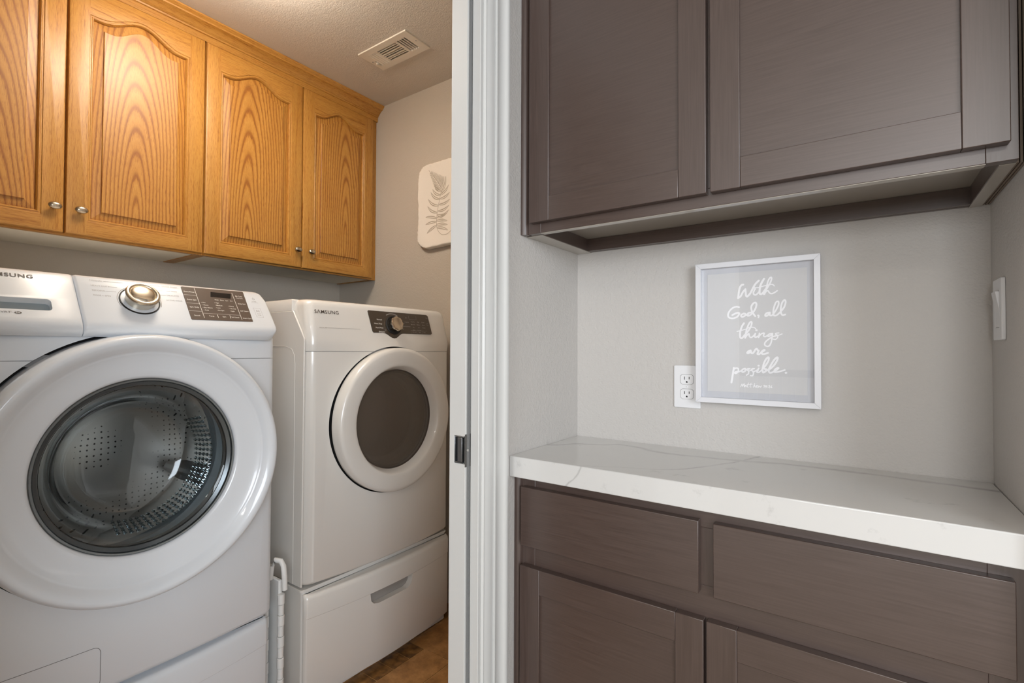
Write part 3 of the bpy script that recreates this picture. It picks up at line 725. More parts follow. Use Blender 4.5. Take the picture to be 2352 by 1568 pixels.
# control panel: slanted slab with a rolled lower lip and rounded corners
PO = Vector((-1.42, 0, 1.235)); PU = Vector((0,1,0)); PV = Vector((-.085,0,.11)).normalized(); PF = frame_fn(PO, PU, PV)
def panel_loft(y0, y1, c0, c1, pf, prof, rb=0.03, rt=0.045, inset_at=None):
    """prof = [(v, n)] across the slanted face; side edges taken in by the corner radii c0 (left) / c1 (right)"""
    bm = BM(); rings = []
    vmin, vmax = prof[0][0], prof[-1][0]
    for v, n in prof:
        def ins(on):
            if not on: return 0.0
            e = 0.0
            if v < vmin+rb: q = (vmin+rb-v)/rb; e = rb*(1-math.sqrt(max(0, 1-q*q)))*0.9
            if v > vmax-rt: q = (v-(vmax-rt))/rt; e = max(e, rt*(1-math.sqrt(max(0, 1-q*q))))
            return e
        a, b = y0+ins(c0), y1-ins(c1)
        ring = [bm.verts.new(pf(a, v, -0.03)), bm.verts.new(pf(a, v, n-0.006)), bm.verts.new(pf(a+0.002, v, n-0.002)), bm.verts.new(pf(a+0.006, v, n)),
                bm.verts.new(pf(b-0.006, v, n)), bm.verts.new(pf(b-0.002, v, n-0.002)), bm.verts.new(pf(b, v, n-0.006)), bm.verts.new(pf(b, v, -0.03))]
        rings.append(ring)
    k = 8
    for A, Bv in zip(rings[:-1], rings[1:]):
        for i in range(k): j = (i+1) % k; bm.faces.new((A[i], A[j], Bv[j], Bv[i]))
    bm.faces.new(rings[0][::-1]); bm.faces.new(rings[-1])
    return bm
wprof = [(-0.026, -0.022), (-0.0255, -0.014), (-0.022, -0.007), (-0.016, -0.0025), (-0.008, -0.0004), (0.0, 0.0), (0.03, 0.0), (0.06, 0), (0.10, 0.0), (0.128, -0.0005), (0.136, -0.003), (0.142, -0.008), (0.1455, -0.016), (0.147, -0.024)]
cp = obj('control_panel', panel_loft(0.3578, 0.806, False, True, PF, wprof), wh, wt, smooth=True)
dr = obj('detergent_drawer', panel_loft(WY0+0.012, 0.3566, True, False, PF, wprof), wh, wt, smooth=True)
cb = BM(); prism(cb, rrect(0.168, 0.3085, 0.020, 0.0525, 0.008, 5), PF, -0.018, 0.01); cut(dr, cb)
hb = BM(); prism(hb, rrect(0.166, 0.310, 0.018, 0.055, 0.006, 4), PF, -0.019, -0.0165); obj('handle_recess', hb, M['greyrec'], dr)
text('brand_lettering', 'SAMSUNG', PF, 0.2872, 0.1105, 0.0105, M['ink'], dr, align='RIGHT', bold=0.018, sx=1.12, sp=1.12)
text('small_lettering', 'VRT', PF, 0.2275, 0.0085, 0.0048, M['ink'], dr, sx=1.15, sp=1.15)
text('small_lettering', '\u2122', PF, 0.2405, 0.0105, 0.003, M['greyink'], dr)
hb = BM(); lathe(hb, [(0, 0.0006), (0.0030, 0.0006)], frame_fn(PF(0.253, 0.0102, 0), (0,1,0), PV), 24, ru=1.9); KEEP.add(id(hb)); obj('efficiency_badge', hb, M['ink'], dr)
text('badge_lettering', 'he', PF, 0.253, 0.0082, 0.0042, M['white'], dr, align='CENTER', bold=.02, n=0.0009)
# dial
KF = frame_fn(PF(0.4755, 0.0655, 0.0), (0,1,0), PV)
rb_ = BM(); lathe(rb_, [(0.0395, 0.0), (0.0395, 0.002), (0.0425, 0.002), (0.0425, 0.0)], KF, 64, close=True); obj('dial_ring', rb_, M['black'], cp, smooth=True)
rb_ = BM(); lathe(rb_, [(0.0, 0.0), (0.0395, 0.0), (0.0395, 0.0015), (0.033, 0.0025), (0, 0.0025)], KF, 64); obj('dial_base', rb_, wh, cp, smooth=True)
kb = BM(); lathe(kb, [(0.0, 0.002), (0.031, 0.002), (0.0315, 0.012), (0.0335, 0.020), (0.0358, 0.0235), (0.0362, 0.026), (0.0345, 0.029), (0.031, 0.0302), (0.0275, 0.0295), (0.0262, 0.0282), (0.0250, 0.0292), (0.018, 0.0312), (0.008, 0.0322), (0, 0.0324)], KF, 96)
kn = obj('dial', kb, M['champagne'], cp, smooth=True)
for s_, a0, a1 in ((1, 100, 205), (1, -20, 20)):
    rb_ = BM(); ribbon(rb_, [(0.0455*math.cos(math.radians(a0+(a1-a0)*i/12)), 0.0455*math.sin(math.radians(a0+(a1-a0)*i/12))) for i in range(13)], 0.0012, KF, 0.0004); KEEP.add(id(rb_))
    obj('dial_arc', rb_, M['greyink'], cp)
for s_, v in (('NORMAL', 0.1195), ('HEAVY DUTY', 0.1030), ('BEDDING', 0.0880), ('RINSE + SPIN', 0.0728)):
    text('program_lettering', s_, PF, 0.3852, v, 0.0042, M['greyink'], cp, sx=1.02)
for s_, v, u in (('QUICK WASH', 0.1205, 0.533), ('PERM PRESS', 0.1055, 0.536), ('DELICATES', 0.0900, 0.539), ('ACTIVE WEAR', 0.0735, 0.5345)):
    text('program_lettering', s_, PF, u, v, 0.0042, M['greyink'], cp, sx=1.0)
for v, a, b in ((0.1215, .412, .452), (0.105, .420, .436), (0.090, .412, .432), (0.1225, .500, .530), (0.107, .515, .534), (0.0915, .522, .537)):
    lb = BM(); prism(lb, [(a, v), (b, v), (b, v+.0004), (a, v+.0004)], PF, 0.0, 0.0004); obj('program_line', lb, M['greyink'], cp)
# control window
dp = BM(); prism(dp, [(0.5815, 0.1285), (0.5795, 0.1265), (0.5788, 0.0155), (0.5812, 0.0135), (0.7385, 0.0160), (0.7398, 0.0175), (0.7440, 0.128), (0.7415, 0.1302)], PF, -0.001, 0.0012)
ds = obj('control_window', dp, M['taupe'], cp, bevel=0.0004)
q = BM(); prism(q, [(0.6513, 0.1175), (0.6465, 0.0992), (0.700, 0.0982), (0.706, 0.1165)], PF, 0.0012, 0.0016); obj('lcd_display', q, mat('dark_lcd', (32, 26, 24), 0.15), ds)
def strokes(name, lst, F, m, par):
    for pts, w_, n in lst:
        q = BM(); ribbon(q, pts, w_, F, n); KEEP.add(id(q)); obj(name, q, m, par)
def lab(s_, u, v, h=0.0040, al='CENTER'): text('control_lettering', s_, PF, u, v, h, M['whiteink'], ds, align=al, n=0.0016, bold=0.012)
strokes('divider_line', [([(0.6115, 0.125), (0.6115, 0.021)], .0011, .0016), ([(0.7095, 0.121), (0.7095, 0.021)], .0011, .0016), ([(0.613, 0.037), (0.7085, 0.037)], .0006, .0016)] + [([(0.580, v), (0.6105, v)], .0007, .0016) for v in (.099, .070, .043)] + [([(u, .024), (u, .034)], .0014, .0016) for u in (.6475, .680)], PF, M['whiteink'], ds)
for s_, v in (('Extra Rinse', .109), ('Extra Spin', .081), ('Spin Only', .055), ('Sound', .026)): lab(s_, 0.5955, v, .0041)
for s_, v in (('My Cycle', .108), ('Pure Cycle', .101), ('Delay End', .079), ('Self Clean+', .052), ('Smart Care', .025)): lab(s_, 0.7258, v, .0038 if s_ != 'Pure Cycle' else .003)
for s_, u in (('Wash', .660), ('Rinse', .674), ('Spin', .687), ('End', .699)): lab(s_, u, .0875, .0033)
for i, s_ in enumerate(('Hot', 'Warm', 'Eco Warm', 'Cold')): lab('\u2022 '+s_, 0.6165, .074-.0090*i, .0036, 'LEFT')
for i, s_ in enumerate(('High', 'Medium', 'Low', 'No Spin')): lab('\u2022 '+s_, 0.6505, .076-.0090*i, .0036, 'LEFT')
for i, s_ in enumerate(('Heavy', 'Normal', 'Light')): lab('\u2022 '+s_, 0.6850, .067-.0090*i, .0036, 'LEFT')
for s_, u in (('Temp.', .632), ('Spin', .664), ('Soil Level', .6935)): lab(s_, u, .0265, .0040)
# power and start buttons
strokes('button_symbol', [([(0.7672+0.0032*math.cos(math.radians(a)), 0.105+0.0032*math.sin(math.radians(a))) for a in range(130, 412, 20)], .0008, .0006), ([(0.7672, 0.1065), (0.7672, 0.1105)], .0008, .0006)] + [([a, b], .0007, .0006) for a, b in (((0.762, .0615), (0.762, .0545)), ((0.768, .0615), (0.768, .0545)), ((0.7705, .0615), (0.7705, .0545)), ((0.762, .0615), (0.7665, .058)), ((0.762, .0545), (0.7665, .058)))], PF, M['greyink'], cp)
for s_, v in (('POWER', .0935), ('START', .0465), ('PAUSE', .0410)): text('button_lettering', s_, PF, 0.7665, v, .0028, M['greyink'], cp, align='CENTER')
rr = rrect(0.7565, 0.7765, 0.035, 0.0695, 0.002, 3)
strokes('button_outline', [(rr+rr[:1], .0004, .0005), ([(0.7575, 0.0905), (0.7775, 0.0905)], .0005, .0005)], PF, M['greyink'], cp)
# service hatch at the lower left of the front
hb = BM(); HF = frame_fn((WX-0.0045, 0, 0), (0,1,0), (0,0,1))
rr = rrect(0.165, 0.402, 0.398, 0.490, 0.014, 5)
rings = []
for sc_, n in ((0, 0.0), (0, 0.0015)):
    pass
P3 = lambda y, z, n: Vector((WX-0.022*((y-0.477)/0.343)**2+n, y, z))
def onface(pts, n0, n1, name, m, par):
    b = BM(); a_ = [b.verts.new(P3(y, z, n0)) for y, z in pts]; c_ = [b.verts.new(P3(y, z, n1)) for y, z in pts]
    for i in range(len(pts)): j = (i+1) % len(pts); b.faces.new((a_[i], a_[j], c_[j], c_[i]))
    b.faces.new(c_); b.faces.new(a_[::-1]); return obj(name, b, m, par, smooth=True)
q = BM()
dense = []
for i in range(len(rr)):
    a, b = Vector(rr[i]), Vector(rr[(i+1) % len(rr)])
    for k in range(max(1, int((b-a).length/0.01))): t = k/max(1, int((b-a).length/0.01)); dense.append(tuple(a.lerp(b, t)))
tube(q, [P3(y, z, 0.0) for y, z in dense+dense[:1]], 0.0007, 6, cap=False); obj('filter_hatch', q, M['seam'], wt, smooth=True)

# door of the washer: moulded ring, chrome trim, glass bowl
prof = [(0.292, -0.031), (0.306, -0.031), (0.3105, -0.026), (0.3110, 0.020), (0.3105, 0.045), (0.3085, 0.058), (0.3045, 0.0655), (0.2985, 0.0690), (0.2910, 0.0680), (0.280, 0.0610), (0.2715, 0.0530), (0.2685, 0.0505), (0.2665, 0.0500), (0.2640, 0.0485), (0.255, 0.0440), (0.240, 0.0395), (0.226, 0.0360), (0.214, 0.0335), (0.2090, 0.0310), (0.2065, 0.026), (0.2060, 0.010), (0.2060, -0.031)]
db = BM(); lathe(db, prof, DF, 160, close=True)
wd = obj('door', db, wh, wt, smooth=True)
gk = BM(); lathe(gk, [(0.270, -0.044), (0.3172, -0.044), (0.3172, -0.034), (0.270, -0.034)], DF, 128, close=True); obj('door_seal', gk, M['black'], wd, smooth=True)
tr = BM(); lathe(tr, [(0.2062, 0.012), (0.2062, 0.0255), (0.2040, 0.0275), (0.2005, 0.0270), (0.1985, 0.0235), (0.1985, 0.012)], DF, 160, close=True)
obj('trim_ring', tr, mat('dark_chrome', (150, 156, 158), 0.2, metal=1.0), wd, smooth=True)
tr = BM(); lathe(tr, [(0.1985, -0.006), (0.1985, 0.0215), (0.1900, 0.0175), (0.1890, -0.006)], DF, 160, close=True); obj('inner_ring', tr, mat('charcoal_ring', (92, 97, 100), 0.2, metal=0.6), wd, smooth=True)
outer = [(0.0, -0.112), (0.06, -0.1105), (0.105, -0.106), (0.128, -0.099), (0.143, -0.086), (0.150, -0.070), (0.158, -0.040), (0.168, -0.012), (0.178, 0.004), (0.1885, 0.0125)]
inner = [(0.1885, 0.0170), (0.177, 0.0105), (0.165, -0.006), (0.154, -0.036), (0.145, -0.066), (0.137, -0.081), (0.124, -0.092), (0.103, -0.099), (0.06, -0.1035), (0.0, -0.105)]
gb = BM(); lathe(gb, outer+inner, DF, 160)
# moulded facets on the lower right outer wall of the bowl
for v in gb.verts:
    q = v.co-Vector(DC); r = math.hypot(q.y, q.z); n = q.x
    if 0.150 < r < 0.176 and n < -0.008 and r > 0.1505:
        a = math.atan2(q.z, q.y)
        if -1.9 < a < 0.75:
            pass
gl = obj('glass_bowl', gb, M['bowl'], wd, smooth=True)
fb = BM()
for i in range(30):
    a = math.radians(-104 + i*4.8)
    for j in range(5):
        n0 = -0.012-0.0125*j; n1 = n0-0.0095
        def rad(n): return 0.168 + (n+0.012)*(0.018/0.058)*1.0
        d = math.radians(1.9)
        pts = [(a-d, n0), (a+d, n0), (a+d*0.4, n1), (a-d*0.4, n1)]
        base = [fb.verts.new(DF((rad(n)-0.0012)*math.cos(t), (rad(n)-0.0012)*math.sin(t), n)) for t, n in pts]
        nm = (n0+n1)/2; tip = fb.verts.new(DF((rad(nm)+0.0045)*math.cos(a), (rad(nm)+0.0045)*math.sin(a), nm))
        for k in range(4): fb.faces.new((base[k], base[(k+1) % 4], tip))
        fb.faces.new(base[::-1])
fo = obj('bowl_facets', fb, M['bowl'], wd); fo['kind'] = 'stuff'
# gasket and drum
gk = BM(); lathe(gk, [(0.2045, -0.012), (0.232, -0.020), (0.240, -0.055), (0.222, -0.072), (0.206, -0.080), (0.203, -0.105), (0.212, -0.110), (0.250, -0.110), (0.251, -0.010)], DF, 96, close=True)
obj('door_gasket', gk, mat('grey_rubber', (150, 152, 154), 0.45), wt, smooth=True)
dm = BM(); lathe(dm, [(0.214, -0.112), (0.236, -0.118), (0.246, -0.130), (0.246, -0.330), (0.236, -0.345), (0.12, -0.338), (0.05, -0.328), (0, -0.326)], DF, 96)
KEEP.add(id(dm)); obj('drum', dm, M['drum'], wt, smooth=True)
for k in range(3):
    a = math.radians(95+120*k); b = BM(); e1 = Vector((math.cos(a), math.sin(a))); e2 = Vector((-math.sin(a), math.cos(a)))
    pts = []
    for n, hh in ((-0.130, 0.034), (-0.330, 0.060)):
        pts.append([b.verts.new(DF(*(e1*0.246+e2*s).to_tuple(), n)) for s in (-0.032, 0.032)] + [b.verts.new(DF(*(e1*(0.246-hh)+e2*s).to_tuple(), n)) for s in (0.011, -0.011)])
    for i in range(4): j = (i+1) % 4; b.faces.new((pts[0][i], pts[0][j], pts[1][j], pts[1][i]))
    b.faces.new(pts[0][::-1]); b.faces.new(pts[1]); obj('drum_paddle', b, M['paddle'], wt, bevel=0.006)
pedestal('washer_pedestal', WY0, WY1, WX-0.006, 'white drawer pedestal under the washer, at the bottom left', wh, 'drawer pedestals under the machines')

# --- dryer --------------------------------------------------------------------
DY0, DY1, DX = 0.948, 1.640, -1.462
dt = thing('dryer', 'white front-loading clothes dryer with a smoky round door window beside the far wall', 'dryer', (-1.80, 1.294, 0.381))
dw = M['dryer_white']
dbody = obj('body', loft(DY0+0.006, DY1-0.004, XW+0.10, [(0.3885, DX-0.020, 0.030, 0.028, 0.006), (0.396, DX-0.006, 0.030, 0.028, 0.002), (0.404, DX, 0.030, 0.028, 0), (1.1625, DX, 0.030, 0.028, 0)]), dw, dt, smooth=True)
side = BM()   # folded steel side sheet seen from the left, chamfered at the top front
prism(side, [(XW+0.10, 0.3885), (DX-0.048, 0.3885), (DX-0.044, 1.205), (DX-0.112, 1.300), (XW+0.10, 1.300)], lambda u, v, n=0: Vector((u, n, v)), DY0, DY0+0.006)
sp = obj('side_panel', side, dw, dt, bevel=0.0018)
er = BM(); pth = [Vector((DX-0.30, DY0, 0.39)), Vector((DX-0.30, DY0, 1.12)), Vector((DX-0.305, DY0, 1.15)), Vector((DX-0.32, DY0, 1.17)), Vector((DX-0.36, DY0, 1.18)), Vector((-2.25, DY0, 1.18))]
pth = [Vector((p.x+0.205 if i < 5 else p.x, p.y, p.z)) for i, p in enumerate(pth)]
tube(er, pth, 0.0010, 6); obj('pressed_edge', er, dw, sp, smooth=True)
# top and slanted fascia
dup = obj('upper_body', loft(DY0+0.006, DY1-0.004, XW+0.10, [(1.1637, DX-0.001, 0.028, 0.028, 0), (1.180, DX-0.004, 0.022, 0.028, 0), (1.20, DX-0.0095, 0.014, 0.028, 0.0005), (1.315, DX-0.0415, 0.008, 0.028, 0.006), (1.327, DX-0.0450, 0.008, 0.028, 0.009), (1.335, DX-0.052, 0.008, 0.03, 0.014), (1.339, DX-0.062, 0.008, 0.03, 0.020), (1.340, DX-0.075, 0.008, 0.03, 0.026)]), dw, dt, smooth=True)
obj('top_panel', loft(DY0+0.001, DY1-0.001, XW+0.10, [(1.3005, DX-0.118, 0, 0.004, 0), (1.336, DX-0.120, 0, 0.004, 0.001), (1.340, DX-0.124, 0, 0.004, 0.004)]), dw, dt, smooth=True)
obj('inner_frame', loft(DY0+.010, DY1-.010, XW+0.11, [(1.150, DX-0.006, 0.030, 0.028, 0), (1.175, DX-0.008, 0.024, 0.028, 0)]), M['seam'], dt, smooth=True)
QO = Vector((-1.468, 0, 1.18)); QV = Vector((-.26, 0, 1)).normalized(); QF = frame_fn(QO, (0,1,0), QV)
QFn = frame_fn(QO+Vector((0.0, 0, 0)), (0,1,0), QV)
dip = [(1.255, 0.0545), (1.266, 0.0525), (1.277, 0.0475), (1.287, 0.0405), (1.297, 0.0352), (1.307, 0.0335), (1.318, 0.0352), (1.327, 0.0400), (1.336, 0.0465), (1.346, 0.0520), (1.356, 0.0540)]
ow_ = [(1.2035, 0.1400), (1.2005, 0.1365), (1.2070, 0.0610), (1.2095, 0.0560), (1.2130, 0.0540)] + dip + [(1.512, 0.0560), (1.5175, 0.0590), (1.511, 0.1340), (1.506, 0.1385), (1.500, 0.1400)]
q = BM(); prism(q, ow_, QF, -0.010, 0.0016); dcw = obj('control_window', q, M['dtaupe'], dt, bevel=0.0005)
K2 = frame_fn(QF(1.3125, 0.0865, 0.0016), (0,1,0), QV)
q = BM(); lathe(q, [(0.0, 0.0), (0.0375, 0.0), (0.0375, 0.0015), (0.034, 0.004), (0.031, 0.0015), (0, 0.0015)], K2, 64); obj('dial_base', q, M['black'], dcw, smooth=True)
q = BM(); rings = []
for r, n in ((0.024, 0.002), (0.0245, 0.008), (0.0275, 0.016), (0.0285, 0.022), (0.0275, 0.0255), (0.0245, 0.0265)):
    rings.append([q.verts.new(K2((r+0.0011*math.cos(8*t_))*math.cos(t_), (r+0.0011*math.cos(8*t_))*math.sin(t_), n)) for t_ in [2*PI*i/96 for i in range(96)]])
c1_ = [q.verts.new(K2(0.0215*math.cos(2*PI*i/96), 0.0215*math.sin(2*PI*i/96), 0.0268)) for i in range(96)]; rings.append(c1_)
c1_ = [q.verts.new(K2(0.0200*math.cos(2*PI*i/96), 0.0200*math.sin(2*PI*i/96), 0.0258)) for i in range(96)]; rings.append(c1_)
for a, b in zip(rings[:-1], rings[1:]):
    for i in range(96): j = (i+1) % 96; q.faces.new((a[i], a[j], b[j], b[i]))
q.faces.new(rings[-1]); q.faces.new(rings[0][::-1]); obj('dial', q, mat('brushed_silver', (206, 194, 178), 0.2, metal=1.0), dcw, smooth=True)
def dlab(s_, u, v, h=0.0048, al='CENTER', m=None): text('control_lettering', s_, QF, u, v, h, m or M['greyink'], dcw, align=al, n=0.0020, bold=0.008)
for s_, u, v in (('Normal', 1.2600, .1035), ('Heavy Duty', 1.2575, .0875), ('Perm Press', 1.2600, .0715), ('Delicates', 1.2650, .0560)): dlab(s_, u, v, .0056, 'RIGHT', M['whiteink'])
for s_, u, v in (('Bulky', 1.3515, .108), ('Quick', 1.358, .094), ('Time', 1.358, .083), ('Air', 1.3565, .071)): dlab(s_, u, v, .0040, 'LEFT')
q = BM(); ribbon(q, [(1.3125+0.052*math.cos(math.radians(a)), 0.0865+0.046*math.sin(math.radians(a))) for a in range(58, 128, 7)], .0035, QF, .0020); KEEP.add(id(q)); obj('dial_arc', q, M['greyink'], dcw)
for i, s_ in enumerate(('Very Dry', 'More Dry', 'Dry', 'Damp')): dlab(s_, 1.4180, .1035-.0115*i, .0042)
for i, s_ in enumerate(('High', 'Medium', 'Low', 'Ex. Low')): dlab(s_, 1.4470, .1035-.0115*i, .0042)
for i, s_ in enumerate(('60 min', '40 min', '30 min')): dlab(s_, 1.4750, .1035-.0115*i, .0042)
for s_, u in (('Dry Level', 1.418), ('Temp.', 1.447), ('Time', 1.474)): dlab(s_, u, .0610, .0040)
for s_, v in (('Signal', .119), ('Damp Alert', .101), ('Wrinkle Prevent', .083)): dlab(s_, 1.385, v, .0034)
for s_, v in (('Power', .124), ('Start', .100), ('Pause', .094)): dlab(s_, 1.500, v, .0034)
strokes('divider_line', [([a, b], .0006, .0019) for a, b in (((1.400, .069), (1.490, .069)), ((1.400, .056), (1.400, .069)), ((1.4325, .056), (1.4325, .069)), ((1.461, .056), (1.461, .069)), ((1.400, .115), (1.440, .115)), ((1.400, .115), (1.400, .130)), ((1.440, .115), (1.440, .130)))], QF, M['greyink'], dcw)
FF = frame_fn(QO+Vector((-0.0085, 0, 0)), (0,1,0), QV)
text('brand_lettering', 'S\u039bMSUNG', FF, 0.9795, 0.1135, 0.0125, M['ink'], dup, bold=0.014, sx=1.12, sp=1.12, n=0.0075)
text('small_lettering', 'SENSOR DRY', FF, 0.990, 0.0618, 0.0036, M['greyink'], dup, bold=0.006, n=0.0065)
q = BM(); ribbon(q, [(1.012, 0.063), (1.155, 0.063)], .0009, FF, .0085); KEEP.add(id(q)); obj('trim_line', q, M['greyink'], dup)
# dryer door
EC = (DX+0.004, 1.300, 0.908); EF = frame_fn(EC, (0,1,0), (0,0,1))
q = BM(); lathe(q, [(0.175, -0.045), (0.2733, -0.045), (0.2733, -0.032), (0.175, -0.032)], EF, 128, close=True); obj('door_gap', q, M['black'], dt, smooth=True)
prof = [(0.184, -0.020), (0.262, -0.020), (0.2670, -0.016), (0.2685, -0.008), (0.2688, 0.016), (0.2675, 0.025), (0.2625, 0.0310), (0.253, 0.0335), (0.235, 0.0345), (0.212, 0.0335), (0.204, 0.0320), (0.199, 0.0280), (0.186, -0.004), (0.184, -0.010)]
q = BM(); lathe(q, prof, EF, 160, close=True); dd = obj('door', q, dw, dt, smooth=True)
q = BM(); lathe(q, [(0.186, -0.0045), (0.1865, -0.0025), (0.1845, -0.0020), (0.1835, -0.004), (0.1835, -0.009), (0.186, -0.009)], EF, 128, close=True); obj('window_ring', q, mat('brown_ring', (70, 60, 54), 0.4), dd, smooth=True)
q = BM(); lathe(q, [(0.0, 0.010), (0.08, 0.0075), (0.14, 0.001), (0.1840, -0.0045), (0.1840, -0.0075), (0.14, -0.002), (0.08, 0.0045), (0, 0.007)], EF, 128); obj('window', q, M['smoke'], dd, smooth=True)
for o_ in (dbody, dup):
    hole = BM(); lathe(hole, [(0, -0.30), (0.174, -0.30), (0.174, -0.046), (0.2735, -0.046), (0.2735, 0.03), (0, 0.03)], EF, 128)
    cut(o_, hole)
q = BM(); lathe(q, [(0.1735, -0.012), (0.1735, -0.045), (0.165, -0.060), (0.150, -0.066), (0.150, -0.075), (0.1732, -0.075)], EF, 96, close=True); obj('inner_collar', q, mat('taupe_collar', (196, 184, 172), 0.35), dd, smooth=True)
q = BM(); lathe(q, [(0.1728, -0.076), (0.1728, -0.25), (0.12, -0.27), (0, -0.275)], EF, 96); KEEP.add(id(q)); obj('drum', q, mat('dim_drum', (170, 158, 146), 0.5, metal=0.2), dt, smooth=True)
pedestal('dryer_pedestal', DY0, DY1, DX+0.004, 'white drawer pedestal with a scooped handle under the dryer', dw, 'drawer pedestals under the machines')

# --- folding stool stored between the machines ---------------------------------
fs = thing('folding_stool', 'folded white plastic step stool with hinge knuckles standing between washer and dryer', 'step stool', (-1.60, 0.885, 0))
def knuckles(x, y, z0, z1, pitch, off, r):
    q = BM(); z = z0; k = 0
    while z < z1-0.01:
        zt = min(z+pitch-0.0012, z1); rr_ = r if (k+off) % 2 else r*0.86
        lathe(q, [(0, 0), (rr_-.001, 0), (rr_, .0012), (rr_, zt-z-.0012), (rr_-.001, zt-z), (0, zt-z)], lambda u, v, n, z=z: Vector((x+u, y+v, z+n)), 16)
        z += pitch; k += 1
    return q
obj('hinge', knuckles(-1.505, 0.878, 0.005, 0.405, 0.033, 0, 0.0105), M['plastic'], fs, smooth=True)
obj('hinge', knuckles(-1.545, 0.852, 0.005, 0.375, 0.036, 1, 0.009), M['plastic'], fs, smooth=True)
obj('panel', B(-1.98, -1.512, 0.874, 0.886, 0.005, 0.44), M['plastic'], fs, bevel=0.003)
obj('panel', B(-1.98, -1.552, 0.848, 0.860, 0.005, 0.44), M['plastic'], fs, bevel=0.003)
hk = BM(); tube(hk, [(-1.545, 0.864, 0.44), (-1.540, 0.866, 0.485), (-1.528, 0.872, 0.502), (-1.512, 0.880, 0.500), (-1.503, 0.884, 0.485), (-1.499, 0.885, 0.45), (-1.497, 0.885, 0.412)], [0.008, 0.0085, 0.0085, 0.0085, 0.0085, 0.0085, 0.0085], 12)
obj('handle', hk, M['plastic'], fs, smooth=True)
